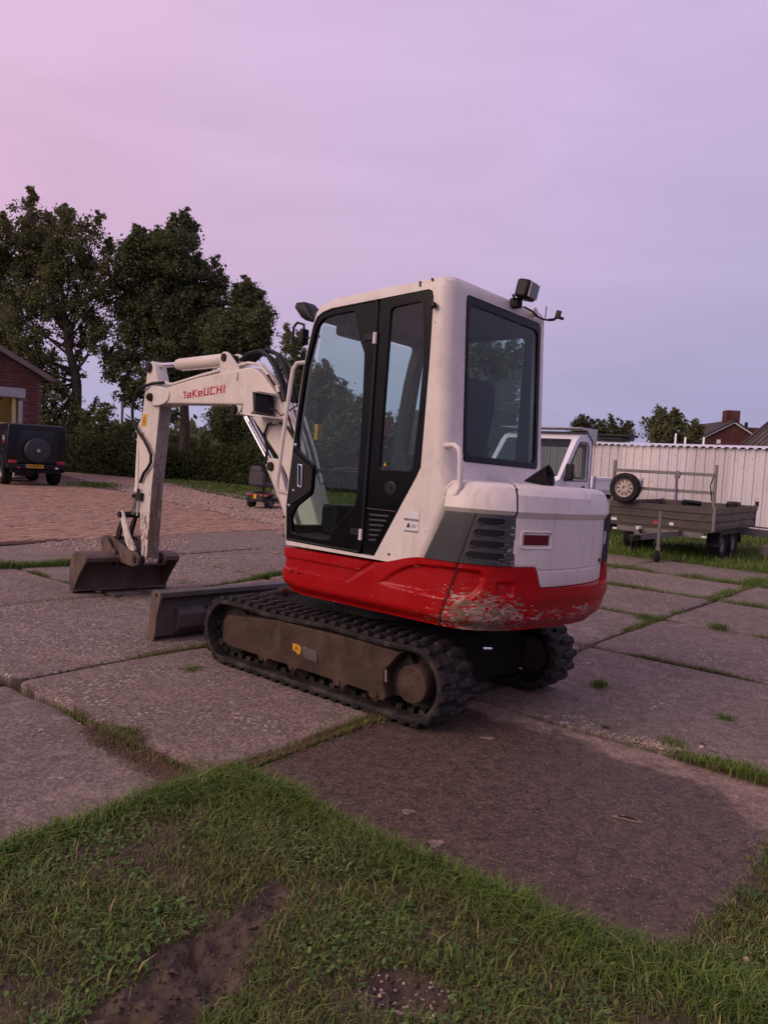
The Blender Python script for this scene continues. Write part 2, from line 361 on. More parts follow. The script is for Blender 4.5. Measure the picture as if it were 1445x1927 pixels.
def slab(a0, a1, b0, b1, mat, n=16):
    ca_, cb_ = (a0+a1)/2, (b0+b1)/2; gap = .024; tilt = (rng.normal(0, .0022), rng.normal(0, .0022)); dz = rng.normal(0, .004)
    us = np.concatenate([[0, .012], np.linspace(.04, .96, n-4), [.988, 1]])
    a = a0+gap+us*(a1-a0-2*gap); bb = b0+gap+us*(b1-b0-2*gap); A, B = np.meshgrid(a, bb, indexing='ij'); m = len(us)
    sd_ = int(rng.integers(1e6))
    edge = np.minimum.reduce([np.arange(m)[:, None]+0*A, m-1-np.arange(m)[:, None]+0*A, np.arange(m)[None]+0*A, m-1-np.arange(m)[None]+0*A])
    j = np.where(edge <= 1, 1, 0)
    A = A+j*(fbm(A, B, 3, sd_, 3)-.5)*.055; B = B+j*(fbm(A, B, 3, sd_+9, 3)-.5)*.055
    # worn corners
    for (u, v) in ((a0, b0), (a0, b1), (a1, b0), (a1, b1)):
        d = np.hypot(A-u, B-v); w = np.clip(1-d/.10, 0, 1)*.035; A += (ca_-u)/abs(ca_-u)*w; B += (cb_-v)/abs(cb_-v)*w
    P = A[..., None]*E1+B[..., None]*E2
    Z = gz(P[..., 0], P[..., 1])+dz+tilt[0]*(A-ca_)+tilt[1]*(B-cb_)+(fbm(A, B, 1.5, sd_+3)-.5)*.008-np.where(edge == 0, .014, 0)
    V_ = np.dstack([P, Z]).reshape(-1, 3); V2 = V_.copy(); V2[:, 2] -= .12
    q = (np.arange(m-1)[:, None]*m+np.arange(m-1)[None]).ravel(); F_ = [np.stack([q, q+m, q+m+1, q+1], -1)]
    ring = list(range(m))+[i*m+m-1 for i in range(1, m)]+[(m-1)*m+k for k in range(m-2, -1, -1)]+[i*m for i in range(m-2, 0, -1)]
    nv = len(V_); rg = np.array(ring); rn = np.roll(rg, -1); F_.append(np.stack([rg, rn, rn+nv, rg+nv], -1))
    o = fast_mesh('slab', np.vstack([V_, V2]), np.vstack(F_), mat, yard, smooth=True); o.data.set_sharp_from_angle(angle=R(50)); return o
AL = [-1.9, .1, 2.1, 4.07, 6.0, 7.65, 9.43, 11.2, 13.0]; BL = [-10.75, -8.75, -6.7, -4.55, -2.65, -.62, 1.4, 3.4]
SL = {}
for i in range(len(AL)-1):
    for k in range(len(BL)-1):
        if AL[i] < 2 and BL[k] > -2.7: continue
        if AL[i] < 4 and BL[k] > -.7: continue
        mat = MC[0 if (i+k) % 3 == 0 else 1]
        if (i, k) == (2, 3): mat = MC[0]
        if (i, k) == (2, 4): mat = MC[3]
        if (i, k) in ((1, 2), (2, 2), (3, 1), (4, 0), (5, 0)): mat = MC[2]
        if BL[k] > -3 and i > 2: mat = MC[1]
        SL[(i, k)] = slab(2.2 if (i, k) == (2, 4) else AL[i], AL[i+1], BL[k], BL[k+1], mat)

# ---- brick paving beyond the slabs: one brick is one object near the edge, the rest one mesh
def brick_material(name, a, b_, mortar=False):
    m, t, b = newmat(name); g_ = N('ShaderNodeNewGeometry', t); oi = N('ShaderNodeObjectInfo', t)
    r = math_(t, 'FRACT', math_(t, 'ADD', g_.outputs['Random Per Island'], oi.outputs['Random']))
    c = mixc(t, r, a, b_); c = mixc(t, ramp(t, noise(t, 6, 6, .65), .4, .75, 0, .5), c, tuple(x*.55 for x in a)); c = mixc(t, ramp(t, noise(t, .5, 4), .45, .65, 0, .35), c, (.22, .17, .14))
    L_(c, b.inputs['Base Color'], t); b.inputs['Roughness'].default_value = .9; b.inputs['Specular IOR Level'].default_value = .2; bump(t, b, noise(t, 60, 5), .4, .006); return m
MPAVE = brick_material('clay_pavers', (.25, .150, .102), (.36, .23, .165))
paving = empty('brick_paving'); tag(paving, kind='structure')
pb = MB(); pb.box((0, 0, -.03), (.196, .094, .06)); pme = pb.mesh('brick')
bm = bmesh.new(); bm.from_mesh(pme); bmesh.ops.bevel(bm, geom=[e_ for e_ in bm.edges if all(v.co.z > -.01 for v in e_.verts)], offset=.006, segments=1, affect='EDGES'); bm.to_mesh(pme); bm.free()
bverts = np.array([v.co[:] for v in pme.vertices]); bfaces = [list(p.vertices) for p in pme.polygons]; pme.materials.append(MPAVE)
cand = []
GE = np.array([(-1.2, 14.2), (-2.0, 15.16), (-3.68, 17.56), (-6.1, 20.76), (-7.88, 23.47), (-11.0, 28.4), (-14.5, 33.5)])
for kb in range(0, 150):
    b_ = -10.80-kb*.1
    for ka in range(-30, 64):
        a_ = ka*.202+(kb % 2)*.101+.05
        p = ab(a_, b_)
        if p[0] < -15 or p[1] > 27 or p[1] < 9: continue
        lim = np.interp(p[1], GE[:, 1], GE[:, 0])+.12*math.sin(p[1]*3.1)
        if p[0] > lim: continue
        u = p[0]/p[1]
        if u < -.56 or u > -.08: continue
        cand.append((p[1], p[0], a_, b_))
cand.sort(); ang = math.atan2(E1[1], E1[0]); Vs = []; Fs = []; nb = 0
for q, (y, x, a_, b_) in enumerate(cand):
    z = .004+rng.normal(0, .0035)+(fbm(x, y, .35, 4)-.5)*.05; tx, ty = rng.normal(0, .02, 2)
    mm = Matrix.Translation((x, y, z)) @ Matrix.Rotation(ang+rng.normal(0, .02), 4, 'Z') @ Matrix.Rotation(tx, 4, 'X') @ Matrix.Rotation(ty, 4, 'Y')
    if q < 300:
        o = bpy.data.objects.new('brick', pme); COL.objects.link(o); o.parent = paving; o.matrix_local = mm
    else:
        A = np.array(mm); Vs.append(bverts@A[:3, :3].T+A[:3, 3]); Fs += [[i+nb for i in f] for f in bfaces]; nb += len(bverts)
me = bpy.data.meshes.new('brick_field'); me.from_pydata(np.vstack(Vs).tolist(), [], Fs); me.materials.append(MPAVE)
o = bpy.data.objects.new('brick_field', me); COL.objects.link(o); o.parent = paving; o['kind'] = 'stuff'

# ---- far sheets: jointing sand under the bricks, gravel drive, verge
def sheet(name, poly, mat, z=0, kind='structure'):
    o = MB().add([(x, y, z) for x, y in poly], [tuple(range(len(poly)))]).build(name, mat, None, 0, fix=False); 
    if o.data.polygons[0].normal.z < 0: o.data.flip_normals()
    return tag(o, kind=kind)
def gravel_material():
    m, t, b = newmat('gravel'); tcn = N('ShaderNodeTexCoord', t)
    v = N('ShaderNodeTexVoronoi', t); v.inputs['Scale'].default_value = 14; L_(tcn.outputs['Object'], v.inputs['Vector'], t)
    s_ = N('ShaderNodeSeparateColor', t); L_(v.outputs['Color'], s_.inputs[0], t)
    c = mixc(t, s_.outputs[0], (.20, .130, .09), (.38, .26, .195)); c = mixc(t, ramp(t, noise(t, .9, 5), .4, .66, 0, .75), c, (.23, .16, .12))
    L_(c, b.inputs['Base Color'], t); b.inputs['Roughness'].default_value = .95; bump(t, b, v.outputs['Distance'], .7, .03); return m
MGRAV = gravel_material()
MSAND = pmat('jointing_sand', (.14, .098, .07), .95, var=.3, vs=2, bmp=.3)
sheet('sand_bed', [tuple(ab(-1.5, -10.72)), tuple(ab(12, -10.72)), (1.5, 19), (-3, 22), (-20, 40), (-26, 34), (-20, 10)], MSAND, -.022)
sheet('gravel_drive', [tuple(p) for p in GE]+[(-18, 38), (-12, 37.5), (-10.6, 34.6), (-9.3, 31.5), (-5.5, 24.6), (-3.7, 22), (-1, 20.5), (3, 19.5), (3.5, 17), (.8, 16.4)], MGRAV, -.004)
MTURF = pmat('turf', (.050, .060, .020), .95, var=.4, vs=1.5, dirt=.5, dcol=(.075, .058, .036), ds=3, bmp=.5, bs=30, spec=.1)
sheet('grass_verge', [(-10.6, 34.6), (-9.3, 31.5), (-5.5, 24.6), (-3.7, 22), (-1, 20.5), (3, 19.5), (3, 40), (-10, 40)], MTURF, .006)
sheet('trailer_grass', [tuple(ab(13.05, -7)), tuple(ab(13.05, 2)), tuple(ab(20, 3)), tuple(ab(30, -3)), tuple(ab(24, -13)), tuple(ab(14, -9))], MTURF, .0)

# ---- front lawn soil, with a churned muddy patch
def mudmask(x, y):
    # distance to the line the wheels churned up
    p0, p1 = np.array([-.29, 2.42]), np.array([-.54, 1.85]); d = p1-p0; L2_ = d@d
    tt = np.clip(((x-p0[0])*d[0]+(y-p0[1])*d[1])/L2_, 0, 1.3); dd = np.hypot(x-p0[0]-tt*d[0], y-p0[1]-tt*d[1])
    m1 = np.clip(1.25-dd/(.07+.10*tt), 0, 1)
    m2 = np.clip(1.2-np.hypot((x-.17)/.17, (y-2.01)/.09), 0, 1)
    return np.clip(np.maximum(m1, m2*.9)+(fbm(x, y, 7, 31)-.5)*1.9*(np.maximum(m1, m2) > .02)-.12, 0, 1)
gx, gy = np.meshgrid(np.arange(-2.2, 2.21, .016), np.arange(1.3, 3.65, .016), indexing='ij')
A_ = gx*E1[0]+gy*E1[1]; B_ = gx*E2[0]+gy*E2[1]
mk = mudmask(gx, gy)
hz = -.015+(fbm(gx, gy, 4, 3)-.5)*.03-mk*.02+mk*(fbm(gx, gy, 8, 8, 5)-.5)*.14+mk*(np.abs(fbm(gx, gy, 13, 18, 4)-.5))*.22-mk*(np.abs(fbm(gx, gy, 22, 28, 3)-.5))*.14+.02*np.clip((2.1-A_)/.8, 0, 1)
nx, ny = gx.shape; ii = (np.arange(nx-1)[:, None]*ny+np.arange(ny-1)[None]); 
ac = A_[:-1, :-1]; bc = B_[:-1, :-1]; keep = (((ac < 2.24) & (bc > -2.69)) | (bc > -.66)).ravel(); ii = ii.ravel()[keep]
def lawn_soil():
    m, t, b = newmat('lawn_soil'); n1 = noise(t, 8, 7, .65); n2 = noise(t, 45, 6, .7)
    c = mixc(t, ramp(t, n1, .35, .65), (.044, .030, .020), (.090, .062, .042)); c = mixc(t, ramp(t, n2, .45, .8, 0, .5), c, (.15, .115, .095))
    L_(c, b.inputs['Base Color'], t); L_(ramp(t, n1, .3, .7, .65, .95), b.inputs['Roughness'], t); b.inputs['Specular IOR Level'].default_value = .3; bump(t, b, n2, .6, .012); return m
MLS = lawn_soil()
o = fast_mesh('lawn_soil', np.stack([gx, gy, hz], -1).reshape(-1, 3), np.stack([ii, ii+ny, ii+ny+1, ii+1], -1), MLS, smooth=True); tag(o, kind='structure')
def lawn_h(x, y):
    i = np.clip(np.round((np.asarray(x)+2.2)/.016).astype(int), 0, nx-1); j = np.clip(np.round((np.asarray(y)-1.3)/.016).astype(int), 0, ny-1); return hz[i, j]

# ---- grass
def grass_material(name, c0, c1, c2, dry=.0):
    m, t, b = newmat(name); g_ = N('ShaderNodeNewGeometry', t); r = N('ShaderNodeValToRGB', t); e_ = r.color_ramp.elements
    e_[0].position = 0; e_[0].color = (*c0, 1); e_[1].position = 1; e_[1].color = (*c2, 1); k = e_.new(.72); k.color = (*c1, 1); k = e_.new(.88); k.color = (*c1, 1)
    L_(g_.outputs['Random Per Island'], r.inputs[0], t); cl = mixc(t, ramp(t, noise(t, 2.3, 4), .42, .62, 0, dry), r.outputs[0], (.115, .085, .040)); L_(cl, b.inputs['Base Color'], t); b.inputs['Roughness'].default_value = .6
    b.inputs['Specular IOR Level'].default_value = .25; b.inputs['Subsurface Weight'].default_value = 0; return m
MGR = grass_material('grass_blades', (.038, .078, .008), (.108, .172, .022), (.24, .22, .07))
MGRM = grass_material('mown_grass', (.044, .075, .010), (.112, .156, .026), (.28, .22, .09), .35)
MDRY = grass_material('dry_litter', (.10, .058, .034), (.15, .085, .05), (.20, .15, .09))
def blades(x, y, z, h, w, lean, rng=rng):
    n = len(x); az = rng.uniform(0, 2*math.pi, n); ln = lean*h*rng.uniform(.2, 1.3, n); wa = az+math.pi/2+rng.normal(0, .5, n)
    wx, wy = np.cos(wa)*w/2, np.sin(wa)*w/2; dx, dy = np.cos(az)*ln, np.sin(az)*ln; hh = h
    P = np.zeros((n, 5, 3))
    P[:, 0] = np.stack([x-wx, y-wy, z-.005], -1); P[:, 1] = np.stack([x+wx, y+wy, z-.005], -1)
    P[:, 2] = np.stack([x+dx*.35+wx*.8, y+dy*.35+wy*.8, z+hh*.62], -1); P[:, 3] = np.stack([x+dx*.35-wx*.8, y+dy*.35-wy*.8, z+hh*.62], -1)
    P[:, 4] = np.stack([x+dx, y+dy, z+hh*(1-.25*np.minimum(lean, 1.5)*rng.uniform(.3, 1, n))], -1)
    b0 = np.arange(n)[:, None]*5
    F_ = np.concatenate([b0+[0, 1, 2], b0+[0, 2, 3], b0+[3, 2, 4]]); return P.reshape(-1, 3), F_
def grass_object(name, parts, mat):
    Vs, Fs, k = [], [], 0
    for P, F_ in parts: Vs.append(P); Fs.append(F_+k); k += len(P)
    return tag(fast_mesh(name, np.vstack(Vs), np.vstack(Fs), mat), kind='stuff')
# lawn
n = 300000; x = rng.uniform(-1.75, 1.9, n); y = rng.uniform(1.55, 3.6, n); a_ = x*E1[0]+y*E1[1]; b_ = x*E2[0]+y*E2[1]
ed = .05*(fbm(x, y, 9, 5)-.5)
ok = (((a_ < 2.26+ed+.13*np.clip((b_+1.05)/.4, 0, 1)) & (b_ > -2.66+ed)) | (b_ > -.67+ed*2.5)) & (np.abs(x) < y*.56+.12)
mk = mudmask(x, y); d1 = fbm(x, y, 2.2, 21); dens = np.clip((d1-.25)*2.2, .25, 1)*np.clip(1-mk*1.6, 0, 1)
edge = np.clip(1-np.minimum(np.abs(2.26-a_), np.abs(b_+2.66))/.22, 0, 1)     # taller, thicker along the concrete
ok &= rng.uniform(0, 1, n) < np.clip(dens*.62+edge*.4, 0, 1)*np.clip(1-mk*1.5, .0, 1)
x, y, edge, d1 = x[ok], y[ok], edge[ok], d1[ok]; hgt = rng.uniform(.010, .034, len(x))*(.6+d1*1.1)*(1+edge*1.1); 
bw = rng.uniform(.0018, .0046, len(x))*np.where(rng.uniform(0, 1, len(x)) < .06, 1.9, 1); ln_ = rng.uniform(.5, 2.2, len(x)); ek = rng.uniform(0, 1, len(x)) < edge*1.5
grass_object('lawn_grass', [blades(x[~ek], y[~ek], lawn_h(x[~ek], y[~ek]), hgt[~ek], bw[~ek], ln_[~ek])], MGRM)
grass_object('edge_grass', [blades(x[ek], y[ek], lawn_h(x[ek], y[ek]), hgt[ek], bw[ek], ln_[ek])], MGR)
# long stray blades and pale dead stems
k = 2600; xx = rng.uniform(-1.6, 1.7, k); yy = rng.uniform(1.6, 3.4, k); q_ = ((xx*E1[0]+yy*E1[1] < 2.22) & (xx*E2[0]+yy*E2[1] > -2.6) & (mudmask(xx, yy) < .3)); xx, yy = xx[q_], yy[q_]
grass_object('stray_blades', [blades(xx, yy, lawn_h(xx, yy), rng.uniform(.035, .075, len(xx)), rng.uniform(.003, .006, len(xx)), rng.uniform(.5, 1.6, len(xx)))], MGRM)
print('lawn blades', len(x))
# seams
parts = []; dry = []
def seam(a0, b0, a1, b1, n, width, h, thr=.45, z=-.03, dryf=.0):
    global parts, dry
    t_ = rng.uniform(0, 1, n); off = rng.normal(0, width, n); a = a0+(a1-a0)*t_; b = b0+(b1-b0)*t_
    l = math.hypot(a1-a0, b1-b0); na, nb_ = -(b1-b0)/l, (a1-a0)/l; a = a+na*off; b = b+nb_*off
    p = a[:, None]*E1+b[:, None]*E2; m = fbm(p[:, 0], p[:, 1], 1.6, 77, 3); k = rng.uniform(0, 1, n) < np.clip((m-thr)*7, .015, 1); p = p[k]; m = m[k]
    if not len(p): return
    hh = rng.uniform(.4, 1, len(p))*h*np.clip(.5+(m-thr)*3, .5, 1.5); zz = gz(p[:, 0], p[:, 1])+z+np.clip(np.abs(off[k])/.03, 0, 1)*.02
    isd = rng.uniform(0, 1, len(p)) < dryf
    if (~isd).any(): parts.append(blades(p[~isd, 0], p[~isd, 1], zz[~isd], hh[~isd]+.02, rng.uniform(.002, .0045, (~isd).sum()), rng.uniform(.3, 1.2, (~isd).sum())))
    if isd.any(): dry.append(blades(p[isd, 0], p[isd, 1], zz[isd]+.02, hh[isd]*.35+.006, rng.uniform(.002, .004, isd.sum()), rng.uniform(1.5, 5, isd.sum())))
seam(2.1, -4.6, 2.1, -2.6, 5500, .026, .04, .37, dryf=.45); seam(2.1, -3.4, 2.14, -2.6, 5000, .060, .045, .37, dryf=.5); seam(2.1, -2.65, 3.35, -2.65, 5500, .026, .028, .2, dryf=.6)
seam(4.07, -2.3, 4.07, -1.5, 3500, .022, .03, .42, dryf=.3); seam(4.07, -1.5, 4.07, -.5, 6000, .036, .05, .36, dryf=.35)
seam(2.0, -6.7, 2.1, -4.5, 3500, .02, .03, .45, dryf=.4); seam(2.1, -4.55, 4.6, -4.55, 4500, .016, .022, .46, dryf=.5)
seam(6.0, -3.4, 6.0, -.5, 4500, .018, .028, .47, dryf=.4); seam(6, -2.65, 7.65, -2.65, 2500, .02, .04, .44, dryf=.3)
seam(7.65, -3.6, 7.65, -.6, 3500, .025, .035, .44, dryf=.3); seam(7.65, -2.66, 9.43, -2.66, 2200, .025, .045, .42, dryf=.25)
seam(9.43, -4.4, 9.43, -1.4, 4500, .04, .055, .38, dryf=.2); seam(9.43, -2.68, 11.2, -2.68, 2500, .04, .055, .40, dryf=.2); seam(11.2, -5.3, 11.2, -1.8, 5000, .06, .07, .38, dryf=.15)
seam(11.2, -2.68, 13, -2.68, 2500, .08, .1, .38); seam(13.0, -7, 13.0, -1, 9000, .16, .10, .30)
seam(4.07, -9, 4.07, -6.8, 2500, .02, .04, .47, dryf=.3); seam(3.6, -8.75, 5.0, -8.75, 4500, .05, .08, .35); seam(4.4, -6.7, 6.3, -6.7, 4000, .03, .06, .42); seam(6.0, -8.7, 6.0, -6.7, 1800, .015, .03, .5)
seam(4.4, -6.85, 5.2, -6.95, 2500, .07, .06, .40); seam(2.2, -6.7, 4.2, -6.7, 1800, .012, .02, .5, dryf=.5)
# single tufts
for (tx, ty, r_, h_) in ((1.56, 5.24, .03, .06), (2.19, 4.68, .03, .03), (-1.2, 4.96, .03, .03), (1.68, 4.15, .05, .03), (2.66, 7.55, .05, .09), (3.25, 7.25, .05, .10)):
    k = 260; px = tx+rng.normal(0, r_, k); py = ty+rng.normal(0, r_, k); parts.append(blades(px, py, gz(px, py), rng.uniform(.4, 1, k)*h_, rng.uniform(.002, .004, k), rng.uniform(.5, 1.4, k)))
# grass round the trailer and on the verge
n = 60000; x = rng.uniform(3.2, 13, n); y = rng.uniform(10.5, 21, n); a_ = x*E1[0]+y*E1[1]; b_ = x*E2[0]+y*E2[1]
ok = (a_ > 13.05+.25*(fbm(x, y, 1.2, 6)-.5)) & (b_ < 2) & (x < y*.56) & (rng.uniform(0, 1, n) < np.clip((fbm(x, y, .8, 15)-.22)*3, .1, 1)); x, y = x[ok], y[ok]
parts.append(blades(x, y, 0*x, rng.uniform(.04, .13, len(x)), rng.uniform(.006, .013, len(x)), rng.uniform(.5, 1.3, len(x))))
n = 30000; x = rng.uniform(-14.5, -1, n); y = rng.uniform(20, 36, n); lim = np.interp(y, [20.5, 22, 24.6, 31.5, 34.6, 36], [-1, -3.7, -5.5, -9.3, -10.6, -11.5]); ok = (x > lim+.5*(fbm(x, y, .7, 2)-.5)) & (rng.uniform(0, 1, n) < np.clip((fbm(x, y, .5, 44)-.3)*3, .03, 1)) & (x < -1); x, y = x[ok], y[ok]
parts.append(blades(x, y, 0*x, rng.uniform(.05, .12, len(x)), rng.uniform(.01, .02, len(x)), rng.uniform(.5, 1.3, len(x))))
k = 900; px = rng.normal(-9.6, .35, k); py = rng.normal(25.3, .5, k); parts.append(blades(px, py, 0*px, rng.uniform(.08, .2, k), rng.uniform(.01, .02, k), rng.uniform(.4, 1, k)))
grass_object('seam_grass', parts, MGR)
# rust-brown needle litter where the slabs meet
n = 3200; t_ = rng.uniform(0, 1, n); aa = 2.05+rng.normal(0, .045, n)-.05*t_; bb = -3.55+t_*.85+rng.normal(0, .03, n); p = aa[:, None]*E1+bb[:, None]*E2
dry.append(blades(p[:, 0], p[:, 1], gz(p[:, 0], p[:, 1])-.004+0*aa, rng.uniform(.006, .014, n), rng.uniform(.0022, .004, n), rng.uniform(2, 5, n)))
n = 6000; x = rng.uniform(-1.6, 1.6, n); y = rng.uniform(1.6, 3.5, n); a_ = x*E1[0]+y*E1[1]; b_ = x*E2[0]+y*E2[1]; ok = (a_ < 2.15) & (b_ > -2.6) & (rng.uniform(0, 1, n) < fbm(x, y, 3, 91)); x, y = x[ok], y[ok]
dry.append(blades(x, y, lawn_h(x, y)+.004, rng.uniform(.008, .02, len(x)), rng.uniform(.002, .0035, len(x)), rng.uniform(1.5, 4, len(x))))
grass_object('dry_litter', dry, MDRY)

# ---- loose chippings
def stones(name, pts, mat, flat=.6, jag=.18):
    ico = bmesh.new(); bmesh.ops.create_icosphere(ico, subdivisions=1, radius=1); iv = np.array([v.co[:] for v in ico.verts]); fi = np.array([[v.index for v in f.verts] for f in ico.faces]); ico.free()
    Vs, Fs = [], []
    for i, (x, y, z, r) in enumerate(pts):
        q = iv*(1+rng.normal(0, jag, iv.shape))*r*np.array([1, rng.uniform(.6, 1), flat*rng.uniform(.6, 1)]); a = rng.uniform(0, 6.28); c, s_ = math.cos(a), math.sin(a)
        q = q@np.array([[c, s_, 0], [-s_, c, 0], [0, 0, 1]]); Vs.append(q+[x, y, z+r*flat*.3]); Fs.append(fi+i*12)
    return tag(fast_mesh(name, np.vstack(Vs), np.vstack(Fs), mat), kind='stuff')
def stone_mat():
    m, t, b = newmat('chippings'); g_ = N('ShaderNodeNewGeometry', t); L_(mixc(t, g_.outputs['Random Per Island'], (.17, .115, .085), (.48, .37, .30)), b.inputs['Base Color'], t); b.inputs['Roughness'].default_value = .85; return m
MST = stone_mat(); pts = []
for _ in range(5200):       # gravel spilling from the drive on to the slabs
    a = rng.uniform(5.2, 10.5); b = -10.75+abs(rng.normal(0, 1.1))*(1 if rng.uniform() < .8 else 2); p = ab(a, b)
    if fbm(p[0], p[1], .8, 12) > .46: pts.append((p[0], p[1], gz(*p), rng.uniform(.006, .022)))
for _ in range(2600):
    y = rng.uniform(15, 30); x = np.interp(y, GE[:, 1], GE[:, 0])+rng.uniform(-.3, 4.0)
    if x < -1.0: pts.append((x, y, 0, rng.uniform(.012, .04)))
for _ in range(7000):       # crumbs on the worn patches
    a = rng.uniform(.8, 6); b = rng.uniform(-8.6, -2.7); p = ab(a, b)
    if fbm(p[0], p[1], 1.3, 40) > .54: pts.append((p[0], p[1], gz(*p)-.001, rng.uniform(.003, .010)))
for _ in range(420): p = (rng.uniform(.0, .36), rng.normal(2.0, .05)); pts.append((p[0], p[1], float(lawn_h(*p))-.002, rng.uniform(.002, .007)))
for p, r in (((.12, 1.96), .022), ((-.41, 2.52), .012), ((-.52, 2.2), .014), ((1.18, 2.24), .018), ((-.24, 2.42), .009), ((1.77, 4.02), .016), ((1.85, 3.96), .01), ((-1.1, 3.36), .012), ((-.95, 3.9), .008)): pts.append((p[0], p[1], .005 if p[1] > 2.6 else float(lawn_h(*p))+.008, r))
for _ in range(420):      # little heap of brown sand and grit by the right-hand seam
    p = ab(4.16+rng.normal(0, .035), -1.34+rng.normal(0, .11)); pts.append((p[0], p[1], float(gz(*p))-.002, rng.uniform(.004, .010)))
stones('chippings', pts, MST)
# clods of churned soil
pts = []
while len(pts) < 900:
    x, y = rng.uniform(-.85, .5), rng.uniform(1.7, 2.6)
    if mudmask(x, y) > .35: pts.append((x, y, float(lawn_h(x, y))-.004, abs(rng.normal(.0, .0045))+.003))
stones('mud_clods', pts, MLS, .55, .38)
# old lifting-eye pits in the stained slab
MPALE_C = pmat('pale_mortar', (.17, .122, .096), .95, var=.3, vs=30, bmp=.4); MPIT = pmat('pit_dirt', (.03, .02, .016), .95, var=.4, vs=40, bmp=.6)
SV = np.array([v.co[:] for v in SL[(2, 4)].data.vertices]); SV = SV[SV[:, 2] > -.09]
for (x, y, rx, ry, a, pit) in ((1.10, 3.14, .040, .016, -20, 1), (.17, 3.09, .020, .014, 10, 0), (.27, 2.84, .022, .018, 40, 0), (.62, 4.0, .025, .012, 0, 0)):
    dd = np.hypot(SV[:, 0]-x, SV[:, 1]-y); k4 = np.argsort(dd)[:4]; z = float((SV[k4, 2]/(dd[k4]+.01)).sum()/(1/(dd[k4]+.01)).sum())+.003; rings = []
    for sc__, dz in ((1.0, .0), (.85, .004), (.66, .004), (.5, .002), (.01, .001)):
        rg_ = []
        for k in range(24):
            q = 2*math.pi*k/24; j = (1+.22*math.sin(q*3+x*9)+.12*math.sin(q*7))*1.5*sc__; c_, s_ = math.cos(q)*rx*j, math.sin(q)*ry*j; ca_, sa_ = math.cos(R(a)), math.sin(R(a)); rg_.append((x+c_*ca_-s_*sa_, y+c_*sa_+s_*ca_, z+dz))
        rings.append(rg_)
    MB().loft(rings[:3] if pit else rings, False).build('mortar_patch', MPALE_C, SL[(2, 4)], 60)
    if pit: MB().loft(rings[2:], False).build('pit', MPIT, SL[(2, 4)], 60)
# clover and small leaves low in the turf
n = 26000; x = rng.uniform(-1.7, 1.8, n); y = rng.uniform(1.6, 3.5, n); a_ = x*E1[0]+y*E1[1]; b_ = x*E2[0]+y*E2[1]
ok = (((a_ < 2.2) & (b_ > -2.62)) | (b_ > -.58)) & (mudmask(x, y) < .25) & (np.abs(x) < y*.56+.1) & (rng.uniform(0, 1, n) < np.clip((fbm(x, y, 3.2, 61)-.42)*6, .03, 1)); x, y = x[ok], y[ok]; n = len(x)
z = lawn_h(x, y)+rng.uniform(.006, .026, n); az = rng.uniform(0, 2*math.pi, n); sz = rng.uniform(.004, .0095, n); tx, ty = rng.normal(0, .35, (2, n)); P = np.zeros((n, 6, 3))
for k in range(6):
    q = az+2*math.pi*k/6; rx_ = sz*(1.25 if k % 3 == 0 else .8); dx, dy = np.cos(q)*rx_, np.sin(q)*rx_; P[:, k] = np.stack([x+dx, y+dy, z+dx*tx+dy*ty], -1)
tag(fast_mesh('clover', P.reshape(-1, 3), np.arange(n*6).reshape(n, 6), grass_material('clover_leaves', (.036, .085, .013), (.075, .14, .026), (.12, .15, .035))), kind='stuff')
